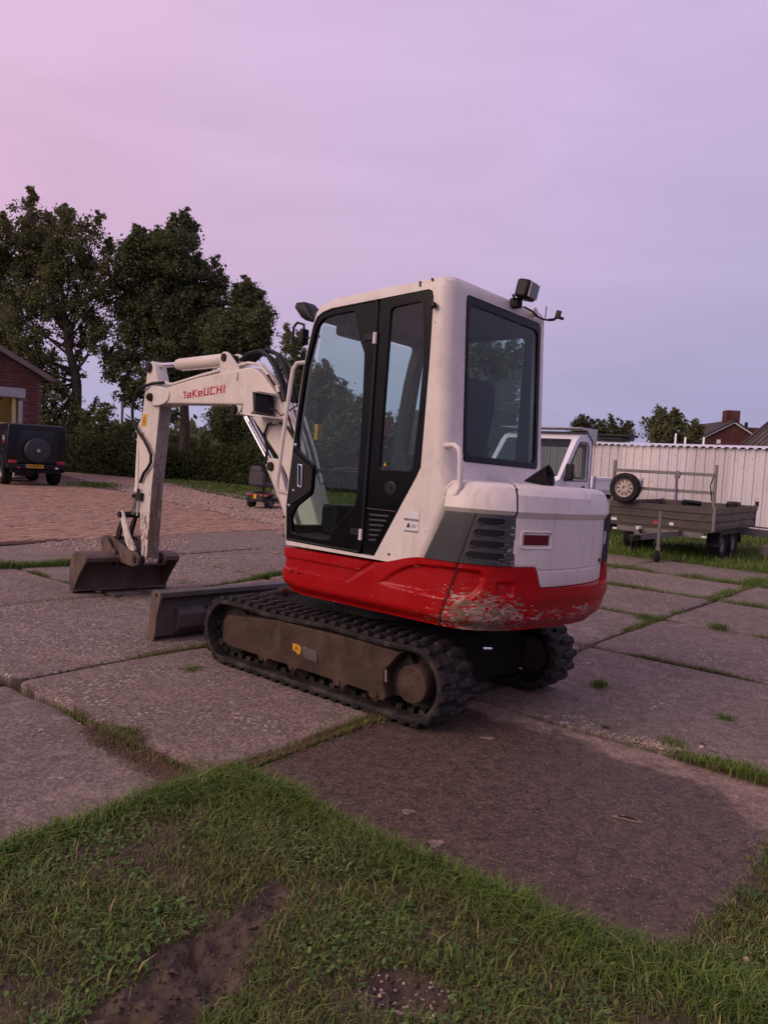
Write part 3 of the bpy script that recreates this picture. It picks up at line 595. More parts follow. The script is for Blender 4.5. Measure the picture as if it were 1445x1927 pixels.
# ================================================================ MINI EXCAVATOR  (machine frame: X forward, Y left, Z up)
def paint(name, col, wear=None, dirt=.25, rough=.42, dcol=(.16, .125, .10), wsc=(7, 7, 30), prim=(.50, .44, .40), spec=.4):
    m, t, b = newmat(name); tcn = N('ShaderNodeTexCoord', t)
    n1 = noise(t, 2.5, 5); c = mixc(t, ramp(t, n1, .3, .7), tuple(x*.9 for x in col), tuple(min(1, x*1.05) for x in col))
    n2 = noise(t, 5, 6, .68, dist=.6); c = mixc(t, ramp(t, n2, .48, .85, 0, dirt), c, dcol)
    # runs of grime downwards
    mpn = N('ShaderNodeMapping', t); mpn.inputs['Scale'].default_value = (26, 26, 1.6); L_(tcn.outputs['Object'], mpn.inputs[0], t)
    n3 = noise(t, 1, 4, .6, vec=mpn.outputs[0]); c = mixc(t, ramp(t, n3, .55, .8, 0, dirt*.9), c, dcol)
    # small chips all over
    n4 = noise(t, 46, 2, .5); ch = ramp(t, n4, .742, .752); c = mixc(t, math_(t, 'MULTIPLY', ch, .8), c, (.10, .07, .055))
    r = ramp(t, n2, .3, .8, rough-.05, rough+.25)
    if wear:      # scraped to primer and rust: (centre, radii)
        for ctr, rad, amt in wear:
            s1 = N('ShaderNodeVectorMath', t, operation='SUBTRACT'); L_(tcn.outputs['Object'], s1.inputs[0], t); s1.inputs[1].default_value = ctr
            s2 = N('ShaderNodeVectorMath', t, operation='DIVIDE'); L_(s1.outputs[0], s2.inputs[0], t); s2.inputs[1].default_value = rad
            ln = N('ShaderNodeVectorMath', t, operation='LENGTH'); L_(s2.outputs[0], ln.inputs[0], t); fall = ramp(t, ln.outputs['Value'], .15, 1.05, amt, 0, 'S')
            mz = N('ShaderNodeMapping', t); mz.inputs['Scale'].default_value = wsc; mz.inputs['Rotation'].default_value = (.15, .2, 0); L_(tcn.outputs['Object'], mz.inputs[0], t)
            nw = noise(t, 1.5, 6, .72, vec=mz.outputs[0], dist=1.8); nk = noise(t, 34, 5, .7, dist=.8)
            nn = math_(t, 'ADD', math_(t, 'MULTIPLY', nw, .80), math_(t, 'MULTIPLY', nk, .21)); nn = math_(t, 'ADD', nn, math_(t, 'MULTIPLY', fall, .27))
            f1 = ramp(t, nn, .655, .675); c = mixc(t, math_(t, 'MULTIPLY', f1, ramp(t, nk, .35, .5, .55, 1)), c, prim)
            f2 = ramp(t, math_(t, 'ADD', nn, math_(t, 'MULTIPLY', ramp(t, noise(t, 11, 3), .45, .6), .05)), .690, .71); c = mixc(t, f2, c, mixc(t, nk, (.075, .048, .032), (.21, .14, .095)))
            r = mixc(t, f1, r, (.8, .8, .8))
    L_(c, b.inputs['Base Color'], t); L_(r, b.inputs['Roughness'], t); b.inputs['Specular IOR Level'].default_value = spec
    bump(t, b, noise(t, 7, 3), .05, .01); return m
MW = paint('white_paint', (.64, .578, .53), dirt=.32, rough=.34)
MWD = paint('dirty_white_paint', (.60, .54, .48), dirt=.42, wear=[((3.1, -.1, .45), (.6, .5, .80), .62)], rough=.5, wsc=(22, 22, 5))
MRED = paint('red_paint', (.31, .001, .003), wear=[((-1.12, .60, .66), (.36, .42, .24), .80), ((-1.30, .05, .66), (.3, .9, .10), .50), ((-1.05, .74, .60), (.5, .2, .10), .45)], dirt=.05, rough=.24, dcol=(.11, .03, .028), spec=.28, wsc=(6, 6, 24))
MGREY = paint('grey_plastic', (.032, .032, .038), dirt=.2, rough=.5, wear=[((-1.22, .52, 1.02), (.20, .26, .30), .28)])
MBLACK = pmat('black_trim', (.008, .008, .009), .45, var=.3, dirt=.12, dcol=(.04, .034, .03), spec=.25)
MGLOSS = pmat('black_frit', (.003, .003, .004), .22, var=.2, spec=.16)
MRUB = pmat('track_rubber', (.015, .0135, .013), .75, var=.35, vs=8, dirt=.55, dcol=(.088, .070, .060), ds=9, bmp=.35, bs=60)
MRUST = pmat('rusty_frame', (.045, .028, .020), .8, var=.4, vs=4, dirt=.6, dcol=(.092, .058, .041), ds=7, bmp=.3, bs=45)
MDARK = pmat('dark_steel', (.022, .018, .016), .7, metal=.2, var=.35, dirt=.4, dcol=(.07, .046, .034), ds=8, bmp=.25)
MBUCK = pmat('bucket_steel', (.105, .074, .060), .62, metal=.15, var=.45, vs=5, dirt=.5, dcol=(.15, .10, .075), ds=9, bmp=.3)
MBLADE = pmat('blade_steel', (.095, .084, .080), .55, metal=.2, var=.35, vs=4, dirt=.45, dcol=(.12, .09, .075), ds=6, bmp=.2)
MWOOD = paint('worn_arm_face', (.30, .25, .22), dirt=.9, rough=.7, dcol=(.095, .062, .045), wear=[((3.0, 0, .65), (.8, .6, 1.3), .80)], wsc=(26, 26, 2.2), prim=(.17, .13, .105))
MCHR = pmat('chrome', (.75, .74, .74), .12, metal=1, var=.05)
MHOSE = pmat('rubber_hose', (.014, .014, .015), .55, var=.3)
MYEL = pmat('yellow_sticker', (.50, .27, .02), .5, var=.25, dirt=.25, ds=40)
MSTK = pmat('white_sticker', (.62, .60, .60), .5, var=.08, dirt=.12, ds=25)
MINK = pmat('print_dark', (.02, .02, .03), .6, var=.1)
MLOGO = pmat('red_lettering', (.42, .012, .03), .4, var=.08)
MREFL = pmat('red_reflector', (.10, .001, .008), .22, var=.1, coat=.3)
MSEAT = pmat('seat_vinyl', (.018, .018, .020), .6, var=.3)
MINT = pmat('cab_lining', (.13, .11, .10), .85, var=.2)
MFLOOR = pmat('cab_floor', (.035, .033, .032), .85, var=.3)
MBEIGE = pmat('headliner', (.16, .115, .085), .9, var=.1)
MREDL = pmat('red_lever', (.45, .02, .02), .4)
MGLASS = glass_mat('cab_glass', (.85, .925, .90), .7, drops=True)
MGLASSR = glass_mat('rear_glass', (.74, .83, .82), .6, drops=True)

th, ph = 2.4419, .0288
Fv = np.array([math.cos(th), math.sin(th), 0]); Lv0 = np.array([-math.sin(th), math.cos(th), 0]); Uz = np.array([0, 0, 1.])
Lv = math.cos(ph)*Lv0+math.sin(ph)*Uz; Uv = -math.sin(ph)*Lv0+math.cos(ph)*Uz
P0 = np.array([.0682, 5.17896, -.02203])
EX = empty('mini_excavator', mat=frame(P0, Fv, Lv, Uv))
tag(EX, 'white and red mini excavator on rubber tracks with its bucket resting on the concrete', 'excavator')

# ---------------- body: plan outline of the upper structure, parametrised by arc length from the front left corner backwards
PL = np.array([(.335, .70), (.325, .728), (.28, .735), (-.2, .735), (-.6, .735), (-.93, .733), (-1.05, .715), (-1.16, .655), (-1.25, .53), (-1.305, .36), (-1.335, .15), (-1.342, -.08), (-1.325, -.28), (-1.28, -.46), (-1.19, -.61), (-1.06, -.70), (-.9, -.735), (-.5, -.74), (.3, -.74)])
def smooth_curve(P, n):
    d = np.r_[0, np.cumsum(np.linalg.norm(np.diff(P, axis=0), axis=1))]; s = np.linspace(0, d[-1], n); Q = np.stack([np.interp(s, d, P[:, k]) for k in (0, 1)], -1)
    for _ in range(30): Q[1:-1] = (Q[:-2]+2*Q[1:-1]+Q[2:])/4
    return Q
PC = smooth_curve(PL, 460); SD = np.r_[0, np.cumsum(np.linalg.norm(np.diff(PC, axis=0), axis=1))]; SMAX = SD[-1]
TN = np.gradient(PC, axis=0); TN /= np.linalg.norm(TN, axis=1)[:, None]; NR = np.stack([-TN[:, 1], TN[:, 0]], -1)*-1
if (NR[100] @ np.array([0, 1])) < 0: NR = -NR
def body(s, z, off=0.):
    p = np.array([np.interp(s, SD, PC[:, k]) for k in (0, 1)]); n = np.array([np.interp(s, SD, NR[:, k]) for k in (0, 1)]); p = p+n*off; return (p[0], p[1], z)
def s_of(x=None, y=None):
    if x is not None: return float(SD[np.argmin(np.abs(PC[:250, 0]-x))])      # on the left-hand side
    return float(SD[120+np.argmin(np.abs(PC[120:400, 1]-y))])                 # round the tail
def sstep(a, b, x): t = np.clip((x-a)/(b-a), 0, 1); return t*t*(3-2*t)
def poly_sdf(px, pz, poly):
    d = np.full(px.shape, 1e9); ins = np.zeros(px.shape, bool); n = len(poly)
    for i in range(n):
        (ax, az), (bx, bz) = poly[i], poly[(i+1) % n]; ex, ez = bx-ax, bz-az; t = np.clip(((px-ax)*ex+(pz-az)*ez)/(ex*ex+ez*ez), 0, 1)
        d = np.minimum(d, np.hypot(px-ax-t*ex, pz-az-t*ez)); c = ((az > pz) != (bz > pz)) & (px < (bx-ax)*(pz-az)/(bz-az+1e-12)+ax); ins ^= c
    return np.where(ins, -d, d)
# red lower skirt: one continuous pressed panel with its steps and recess
sA, sB = s_of(-.45), s_of(-.74)
ss_ = np.unique(np.concatenate([np.arange(0, 2.4, .009), np.arange(2.4, SMAX, .04), [SMAX]])); tt_ = np.linspace(0, 1, 54)
sW0, sW1 = s_of(y=.385), s_of(y=-.56)
def red_top(s): 
    z = .862+.072*sstep(sA-.02, sB+.06, s); dip = sstep(sW0-.02, sW0+.035, s)*(1-sstep(sW1-.03, sW1+.03, s)); return z-dip*.118
S_, T_ = np.meshgrid(ss_, tt_, indexing='ij'); ztop = red_top(S_); zb = .575+.02*(1-sstep(0, .22, S_)); Zr = zb+T_*(ztop-zb)
off = -.055*(1-sstep(0, .085, Zr-zb))**1.6-.030*(1-sstep(0, .2, Zr-zb))*sstep(s_of(-.9), s_of(-1.2), S_)
sX = lambda x: s_of(x)
r1 = poly_sdf(S_, Zr, [(-.2, .734), (sX(-.262), .732), (sX(-.345), .800), (-.2, .803)]); off -= .014*(1-sstep(-.004, .004, r1))
r1b = poly_sdf(S_, Zr, [(sX(-.27), .73), (sX(-.345), .8025), (sX(-.46), .87), (sX(-.49), .90), (sX(-.44), .84)]); off -= .010*(1-sstep(-.003, .008, r1b))
e_s = sX(-.99)+.17
rec = [(sX(-.50), .752), (sX(-.60), .83), (sX(-.70), .878), (sX(-.78), .896), (sX(-1.0), .905), (e_s-.02, .900), (e_s, .87), (e_s-.015, .80), (e_s-.06, .755), (e_s-.12, .738), (sX(-.9), .735), (sX(-.62), .742)]
r2 = poly_sdf(S_, Zr, rec); off -= .024*(1-sstep(-.016, .003, r2))*(.35+.65*sstep(sX(-.5), sX(-.75), S_))
r3 = poly_sdf(S_, Zr, [(s_of(y=.62)+.02, .775), (s_of(y=.62)+.115, .775), (s_of(y=.62)+.115, .845), (s_of(y=.62)+.02, .845)]); off -= .009*(1-sstep(-.004, .004, r3))
off += .012*np.exp(-((Zr-.735)/.02)**2)*sstep(s_of(y=.45), s_of(y=.35), S_)*(1-sstep(s_of(y=-.6), s_of(y=-.65), S_))*0+.010*sstep(.70, .76, Zr)*sstep(s_of(y=.45), s_of(y=.36), S_)
off += .042*sstep(s_of(y=.35), s_of(y=-.35), S_); seam_s = sX(-1.017)-(.934-Zr)*(.099/.344); off -= .012*np.exp(-((S_-seam_s)/.006)**2)
G_ = [[body(s, z, o_) for s, z, o_ in zip(S_[i], Zr[i], off[i])] for i in range(len(ss_))]
mb = MB(); mb.grid(G_)
topc = [G_[i][-1] for i in range(len(ss_))]; botc = [G_[i][0] for i in range(len(ss_))]
mb.add(topc+[(-.4, 0, .86)], [(i, i+1, len(topc)) for i in range(len(topc)-1)]+[(len(topc)-1, 0, len(topc))]); mb.add(botc+[(-.4, 0, .575)], [(i+1, i, len(botc)) for i in range(len(botc)-1)]+[(0, len(botc)-1, len(botc))])
mb.add([G_[0][k] for k in range(54)]+[G_[-1][k] for k in range(54)], [(k, k+1, 54+k+1, 54+k) for k in range(53)])
skirt = mb.build('lower_body', MRED, EX, 40); tag(skirt, 'red pressed lower body, scraped to bare metal at the rear corner')
gap = MB(); gap.grid([[body(sX(-1.017)-(.934-z)*(.099/.344)+d, z, -.0065) for z in np.linspace(.60, .938, 20)] for d in (-.0045, .0045)]); gap.build('panel_gap', MBLACK, skirt, 0)
for (bx, bz) in ((.22, .715), (.15, .716)): MB().lathe(body(s_of(bx), bz, -.004), (0, 1, 0), [(.009, 0), (.009, .008), (.004, .009)], 8).build('bolt', MBLACK, skirt)
MB().cyl((-.05, 0, .38), (-.05, 0, .60), .46, 32).build('swing_ring', MBLACK, EX)

# white engine cover / counterweight
def cw(s0, s1, prof, name, mat, parent, ns=60, lid=None):
    G_ = []
    for s in np.linspace(s0, s1, ns): G_.append([body(s, z, o_) for z, o_ in prof(s)])
    mb = MB(); mb.grid(G_)
    if lid is not None:
        top = [g_[-1] for g_ in G_]; mb.add(top+[lid], [(i, i+1, len(top)) for i in range(len(top)-1)])
    return mb.build(name, mat, parent, 22)
s0 = s_of(y=.545); s1_ = s_of(-.86)
def prof_cw(s):
    zb_ = .820+.112*(1-sstep(sW0-.015, sW0+.05, s))+.05*sstep(sW1-.01, sW1+.06, s)
    e0 = .0075-.006*sstep(s_of(y=.2), s_of(y=-.4), s)
    P = [(zb_, -.02), (zb_+.002, e0-.004), (zb_+.012, e0)]
    if zb_ < .89: P += [(.906, e0), (.910, e0-.006), (.916, e0-.006), (.920, e0)]
    else: P += [(zb_+.018, e0), (zb_+.02, e0), (zb_+.022, e0), (zb_+.024, e0)]
    return P+[(1.03, e0+.004), (1.15, e0), (1.188, e0), (1.189, e0), (1.222, e0+.020), (1.224, e0+.021), (1.31, e0+.008), (1.345, -.008), (1.362, -.03), (1.370, -.07), (1.372, -.14)]
cwt = cw(s0, s_of(y=-.70), prof_cw, 'engine_cover', MW, EX, 110, (-.8, -.1, 1.372)); tag(cwt, 'white rounded engine cover at the rear with scratches')
def prof_hood(s): return [(1.20, .006), (1.224, .024), (1.31, .008), (1.345, -.012), (1.362, -.035), (1.369, -.08), (1.370, -.14)]
cw(s_of(-.93), s0-.006, prof_hood, 'side_hood', MW, EX, 24, (-.8, .3, 1.370))
gp = MB(); gp.grid([[body(s0-.003+d, z, .003) for z in np.linspace(1.20, 1.345, 8)] for d in (-.005, .005)]); gp.build('cover_gap', MBLACK, cwt, 0)
MB().box((-.86, -.05, 1.1), (.6, 1.25, .5)).build('engine_bay', MBLACK, EX)
# grey louvre panel that wraps the rear left corner
def xl(z): return -.818-(z-.943)*(.13/.31)
zs_ = [.932, .936, 1.10, 1.19, 1.205, 1.235, 1.245]
Gp = []
sR = lambda z: s0+.012-.012*sstep(.93, 1.24, z)-.055*sstep(1.20, 1.245, z)
for z in zs_: Gp.append([body(s_of(xl(z))+(sR(z)-s_of(xl(z)))*k/40, z, (.010 if z < 1.2 else .010-.03*(z-1.2)/.045) if .933 < z else -.01) for k in range(41)])
sdiv = lambda z: sX(-1.017)+(z-.934)*.27
vp_ = MB().grid(Gp).build('louvre_panel', MGREY, EX, 30); tag(vp_, 'grey plastic louvre panel, chipped, at the rear left corner')
gp = MB(); gp.grid([[body(sdiv(z)+d, z, .0118) for z in np.linspace(.938, 1.20, 9)] for d in (-.002, .002)]); gp.build('panel_gap', MBLACK, vp_, 0)
for k, (zc, l0) in enumerate(((1.165, .185), (1.105, .155), (1.045, .125), (.985, .10))):
    a0 = sdiv(zc)+.022; a1 = sR(zc)-.055; h_ = .018
    path = [(a0+h_-h_*math.sin(q), zc+h_*math.cos(q)) for q in np.linspace(0, math.pi, 9)]+[(a1-h_+h_*math.sin(q), zc-h_*math.cos(q)) for q in np.linspace(0, math.pi, 9)]
    cen = [body(a0+(a1-a0)*j/12, zc, .012) for j in range(13)]
    inner = [body(p[0], p[1], .0125) for p in path]
    sl = MB(); up = [body(a0+h_*.6+(a1-a0-h_*1.2)*j/12, zc+h_*.92, .0125) for j in range(13)]; dn = [body(a0+h_*.6+(a1-a0-h_*1.2)*j/12, zc-h_*.92, .0125) for j in range(13)]
    mid = [body(a0+h_*.1+(a1-a0-h_*.2)*j/12, zc, .0125) for j in range(13)]
    sl.grid([up, mid, dn]); so = sl.build('louvre_slot', MBLACK, vp_, 0)
    MB().tube([body(p[0], p[1], .013) for p in path]+[body(path[0][0], path[0][1], .013)], .0042, 6, False).build('slot_rim', MGREY, vp_)
# reflectors in recessed frames
for (ya, yb) in ((.50, .325), (-.47, -.56)):
    a0, a1 = s_of(y=ya), s_of(y=yb); zc = 1.078; h_ = .027
    fr_ = MB(); P_ = rounded([(a0-.018, zc-h_-.018), (a1+.022, zc-h_-.018), (a1+.022, zc+h_+.016), (a0-.018, zc+h_+.016)], .02); fr_.tube([body(p[0], p[1], .0125) for p in P_]+[body(*P_[0], .0125)], .006, 6, False); rf = fr_.build('reflector_frame', MW, EX)
    MB().grid([[body(a0+(a1-a0)*j/10, z, .0135) for j in range(11)] for z in (zc-h_, zc+h_)]).build('reflector', MREFL, rf, 0)
sp0 = s_of(y=-.45); MB().grid([[body(s, z, o_) for s, o_ in zip(np.r_[sp0, np.linspace(sp0+.005, sp0+.55, 12)], [0]+[.038]*12)] for z in (.93, .94, 1.19, 1.225)]).build('side_louvre_panel', MGREY, EX)
for yb, zb_ in ((-.30, .71), (-.50, .73)):
    s_ = s_of(y=yb); q = body(s_, zb_, -.006); nrm = np.array(body(s_, zb_, 1))-np.array(body(s_, zb_, 0)); MB().lathe(q, nrm, [(.026, 0), (.026, .01), (.02, .014), (.012, .006)], 14).build('tow_eye', MRED, skirt)
q = body(s_of(y=-.35), .945, .006); MB().lathe(q, np.array(body(s_of(y=-.35), .945, 1))-np.array(q), [(.012, 0), (.012, .006), (.005, .008)], 10).build('lock', MDARK, cwt)
sc = MB(); sc.grid([[body(s_of(y=.44)+d*w, z, .0172) for d in (-.5, .5)] for z, w in ((1.225, .001), (1.25, .006), (1.275, .007), (1.30, .002))]); sc.build('scuff_mark', MBLACK, cwt, 0)
# black rubber exhaust cone on the cover
MB().lathe((-1.075, .20, 1.388), (-1, -.10, .26), [(.004, 0), (.022, .045), (.060, .145), (.064, .155), (.058, .154), (.016, .05)], 22).build('exhaust_cone', MBLACK, EX)

# ---------------- cab shell
def rr(x0, x1, y0, y1, z, rb, rf, tilt=0., n=6):
    P = []
    for cx_, cy_, r, a in ((x1-rf, y1-rf, rf, 0), (x0+rb, y1-rb, rb, 90), (x0+rb, y0+rb, rb, 180), (x1-rf, y0+rf, rf, 270)):
        for k in range(n+1): q = R(a+90*k/n); x = cx_+r*math.cos(q); P.append((x, cy_+r*math.sin(q), z-tilt*(x+.82)))
    return P
ZT = .055
SEC = [(.878, -.80, .330), (.94, -.822, .345), (1.13, -.895, .357), (1.25, -.94, .350), (1.33, -.93, .342), (1.45, -.892, .332), (1.65, -.878, .319), (2.02, -.855, .274), (2.20, -.843, .236), (2.33, -.835, .196)]
shell = MB(); rings = [rr(a, b, -.362, .722, z, .075, .05) for z, a, b in SEC]
rings += [rr(-.832, .165, -.36, .72, 2.395, .075, .06, ZT*.5), rr(-.828, .130, -.357, .717, 2.430, .075, .07, ZT), rr(-.812, .085, -.342, .702, 2.455, .075, .08, ZT), rr(-.77, .02, -.30, .66, 2.470, .07, .08, ZT), rr(-.68, -.08, -.2, .56, 2.474, .06, .06, ZT)]
shell.loft(rings); cab = shell.build('cab', MW, None, 0)
inn = MB(); inn.loft([rr(a+.055, b-.055, -.31, .670, z, .05, .03) for z, a, b in ((.93, -.82, .345), (1.25, -.88, .350), (1.45, -.885, .332), (2.02, -.855, .274), (2.36, -.835, .165))]); inner = inn.build('inner_void', None, None, 0)
def cutter(poly, fn, t0, t1): return MB().prism(poly, fn, t0, t1).build('cutter', None, None, 0)
fs = lambda u, v, t: (u, t, v)
OPEN = [(.300, .905), (.318, 1.13), (.302, 1.34), (.280, 1.65), (.240, 2.0), (.182, 2.255), (.155, 2.305), (.105, 2.330), (.03, 2.345), (-.33, 2.366), (-.690, 2.387), (-.716, 2.375), (-.728, 2.34), (-.733, 2.0), (-.728, 1.42), (-.700, 1.36), (-.62, 1.22), (-.440, .895), (-.33, .895)]
cut = [inner, cutter(OPEN, fs, .55, .9), cutter(rounded([(-.70, 1.45), (.24, 1.45), (.14, 2.30), (-.70, 2.32)], .06), fs, -.5, -.2),
       cutter(rounded([(.565, 1.468), (-.262, 1.468), (-.262, 2.382), (.565, 2.382)], .03), lambda u, v, t: (t, u, v), -1.1, -.7),
       cutter(rounded([(.66, 1.0), (-.30, 1.0), (-.30, 2.29), (.66, 2.29)], .04), lambda u, v, t: (t, u, v), .12, .6)]
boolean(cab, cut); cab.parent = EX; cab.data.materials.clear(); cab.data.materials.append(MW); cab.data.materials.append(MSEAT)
_z, _a, _b = (np.array(q) for q in zip(*SEC))
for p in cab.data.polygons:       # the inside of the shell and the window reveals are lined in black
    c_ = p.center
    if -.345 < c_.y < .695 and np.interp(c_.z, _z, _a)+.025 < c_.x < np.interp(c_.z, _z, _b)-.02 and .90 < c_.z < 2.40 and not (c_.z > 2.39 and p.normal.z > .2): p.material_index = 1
cab.data.polygons.foreach_set('use_smooth', [True]*len(cab.data.polygons)); cab.data.set_sharp_from_angle(angle=R(32)); tag(cab, 'white cab shell with rounded roof edges')
# lining, floor, headliner
MB().loft([rr(-.78, .26, -.305, .665, .935, .05, .03), rr(-.78, .27, -.305, .665, .955, .05, .03)]).build('cab_floor', MFLOOR, cab)
MB().loft([rr(-.775, .06, -.302, .66, 2.335, .05, .03), rr(-.775, .06, -.302, .66, 2.355, .05, .03)]).build('headliner', MBEIGE, cab)
# door: black frame, pane, handle
DOOR = [(.292, .915), (.310, 1.13), (.295, 1.34), (.273, 1.65), (.233, 2.0), (.176, 2.25), (.150, 2.297), (.104, 2.322), (.03, 2.338), (-.30, 2.357), (-.330, 2.345), (-.336, 2.31), (-.340, .96), (-.325, .905)]
HOLE = rounded([(.150, 2.24), (.10, 2.285), (.02, 2.300), (-.155, 2.312), (-.205, 2.15), (-.255, 2.06), (-.268, 1.75), (-.275, 1.19), (-.10, 1.01), (-.085, .955), (-.02, .945), (.250, .955), (.268, 1.06), (.225, 1.13), (.10, 1.215), (.095, 1.39), (.245, 1.48), (.262, 1.55), (.250, 1.70), (.215, 2.0)], .02, 3)
door = plate('door', [DOOR, HOLE], side_fr(.712), .026, MGLOSS, EX, .004)
plate('door_glass', [[(x*.985-.001, 1.6+(z-1.6)*.985) for x, z in DOOR]], side_fr(.711), .005, MGLASS, door)
gs = MB().tube([(x, .724, z) for x, z in DOOR]+[(*DOOR[0][:1], .724, DOOR[0][1])], .0065, 6, False); gs.build('door_seal', MBLACK, door)
plate('handle_plate', [rounded([(.285, 1.47), (.19, 1.41), (.10, 1.37), (.098, 1.235), (.21, 1.165), (.293, 1.125)], .02)], side_fr(.728), .01, MBLACK, door, .003)
plate('handle', [rounded([(.222, 1.395), (.182, 1.39), (.172, 1.245), (.212, 1.25)], .008), rounded([(.215, 1.385), (.190, 1.381), (.181, 1.255), (.205, 1.259)], .006)], side_fr(.737), .012, MCHR, door, .002)
for bx, bz in ((.27, 1.51), (.255, 1.225), (.29, 1.13)): MB().lathe((bx, .722, bz), (0, 1, 0), [(.013, 0), (.013, .006), (.008, .012), (0.0, .013)], 14).build('bolt', MCHR, door)
for hz_ in (2.14, 1.01):
    MB().cyl((-.338, .735, hz_-.032), (-.338, .735, hz_+.032), .0125, 12).build('hinge', MW, door)
    MB().box((-.30, .728, hz_+.01), (.10, .012, .04)).build('hinge_strap', MBLACK, door, bevel=.004)
MB().tube([(-.345, .728, z) for z in (.98, 1.2, 1.6, 2.0, 2.1)], .010, 8).build('door_post', MBLACK, door)
# fixed side window and black lower panel
SWP = [(-.352, .905), (-.345, 2.362), (-.690, 2.382), (-.712, 2.37), (-.725, 2.34), (-.730, 2.0), (-.725, 1.42), (-.697, 1.36), (-.617, 1.22), (-.444, .905)]
SWH = rounded([(-.432, 2.305), (-.655, 2.325), (-.690, 2.02), (-.682, 1.66), (-.668, 1.395), (-.432, 1.395), (-.430, 1.66)], .03)
sw = plate('side_window', [SWP, SWH], side_fr(.711), .024, MGLOSS, EX, .004)
plate('side_window_glass', [[(-.36, 1.36), (-.36, 2.34), (-.70, 2.36), (-.722, 2.0), (-.715, 1.42), (-.70, 1.36)]], side_fr(.711), .005, MGLASS, sw)
for k in range(6):
    z = 1.13-k*.029; x1 = -.385-.002*k; x2 = -.530+.016*k
    MB().bar((x1, .725, z), (x2, .725, z+.004), .006, .012).build('vent_rib', MGREY, sw, bevel=.003)
MB().bar((-.36, .724, 1.165), (-.575, .724, 1.165), .004, .006).build('panel_line', MGREY, sw)
MB().lathe((-.525, .722, 1.29), (0, 1, 0), [(.042, 0), (.042, .004), (.036, .006), (.010, .003), (.008, .008), (0, .009)], 22).build('fuel_cap', MBLACK, sw)
plate('warning_triangle', [[(-.455, 1.415), (-.478, 1.415), (-.4665, 1.438)]], side_fr(.716), .001, MYEL, sw)
MB().lathe((-.748, .720, 2.29), (0, 1, 0), [(.008, 0), (.008, .015), (.018, .018), (.018, .034), (.012, .04), (0, .041)], 12).build('door_stop', MBLACK, cab)
for (x, z, d) in ((-.62, 2.437, .03), (-.70, 2.446, .016)): MB().bar((x, .712, z), (x-.01, .722, z-d), .012, .004).build('paint_chip', MBLACK, cab)
for (x_, z_) in ((-.55, .92), (.325, .93), (.335, 1.05)): MB().lathe((x_, .720, z_), (0, 1, 0), [(.009, 0), (.008, .005), (0, .006)], 6).build('bolt', MDARK, cab)
# rear window
rk = .0642
def rearf(d): 
    zx = np.array([rk, 0, 1.]); zx /= np.linalg.norm(zx); return frame((-.892-rk*1.45+d, 0, 0), (0, 1, 0), zx, np.cross((0, 1, 0), zx))
RWO = rounded([(.562, 1.472), (-.259, 1.472), (-.259, 2.380), (.562, 2.380)], .03); RWI = rounded([(.535, 1.510), (-.225, 1.510), (-.225, 2.335), (.535, 2.335)], .05)
rw = plate('rear_window', [RWO, RWI], rearf(.006), .022, MGLOSS, EX, .003)
plate('rear_window_glass', [RWO], rearf(.006), .006, MGLASSR, rw)
plate('windscreen', [rounded([(.655, 1.0), (-.295, 1.0), (-.295, 2.28), (.655, 2.28)], .03)], frame((.40, 0, 0), (0, 1, 0), (-.10, 0, .995), (.995, 0, .10)), .006, MGLASS, EX)
plate('right_window', [rounded([(-.70, 1.45), (.24, 1.45), (.14, 2.30), (-.70, 2.32)], .06)], side_fr(-.335), .006, MGLASS, EX)
# inside: seat, consoles, levers, dashboard
st = MB(); st.loft([rr(-.62, -.12, .02, .50, 1.28, .08, .08), rr(-.64, -.10, .0, .52, 1.33, .08, .08), rr(-.63, -.11, .01, .51, 1.38, .08, .08), rr(-.60, -.14, .04, .48, 1.40, .08, .08)])
st.loft([rr(-.66, -.56, .03, .49, 1.36, .045, .045), rr(-.70, -.58, .01, .51, 1.55, .05, .05), rr(-.745, -.64, .02, .50, 1.80, .05, .05), rr(-.76, -.67, .06, .46, 1.93, .04, .04), rr(-.755, -.70, .10, .42, 1.96, .025, .025)])
seat = st.build('seat', MSEAT, EX, 50); MB().box((-.4, .26, 1.1), (.4, .4, .34)).build('seat_base', MBLACK, seat, bevel=.03)
for yy in (.555, -.06):
    MB().box((-.36, yy, 1.37), (.40, .11, .10)).build('armrest', MSEAT, seat, bevel=.03)
    MB().lathe((-.2, yy, 1.42), (.10, 0, 1), [(.05, 0), (.044, .03), (.05, .034), (.034, .07), (.038, .074), (.016, .11), (.016, .16), (.024, .19), (.028, .26), (.020, .30), (0, .31)], 14).build('joystick', MBLACK, seat)
MB().tube([(-.16, .60, 1.18), (-.33, .60, 1.50), (-.36, .60, 1.60)], .008).build('safety_lever', MDARK, seat); MB().tube([(-.355, .60, 1.59), (-.395, .60, 1.70)], .014).build('lever_grip', MREDL, seat)
MB().box((.16, .25, 1.05), (.14, .5, .2)).build('pedal_box', MBLACK, cab, bevel=.02)
for yy in (.18, .33): MB().tube([(.10, yy, 1.0), (.05, yy, 1.35), (.0, yy, 1.42)], .010).build('travel_lever', MBLACK, cab)
MB().box((.13, -.22, 1.45), (.10, .12, .16)).build('monitor', MBLACK, cab, bevel=.015); MB().box((.19, .62, 1.72), (.03, .05, .13)).build('fuse_holder', MBLACK, cab, bevel=.01)
MB().box((.165, .635, 1.60), (.03, .05, .10)).build('yellow_notice', MYEL, cab, bevel=.004)
MB().box((.05, .5, 2.25), (.12, .22, .09)).build('sun_visor', MBLACK, cab, bevel=.02); MB().tube([(.24, .66, 1.36), (.24, -.30, 1.36)], .014).build('windscreen_bar', MBLACK, cab)
MB().tube([(.10, .63, 1.28), (.02, .63, 1.36), (-.08, .63, 1.385), (-.26, .63, 1.38)], .010).build('inner_rail', MBLACK, cab)
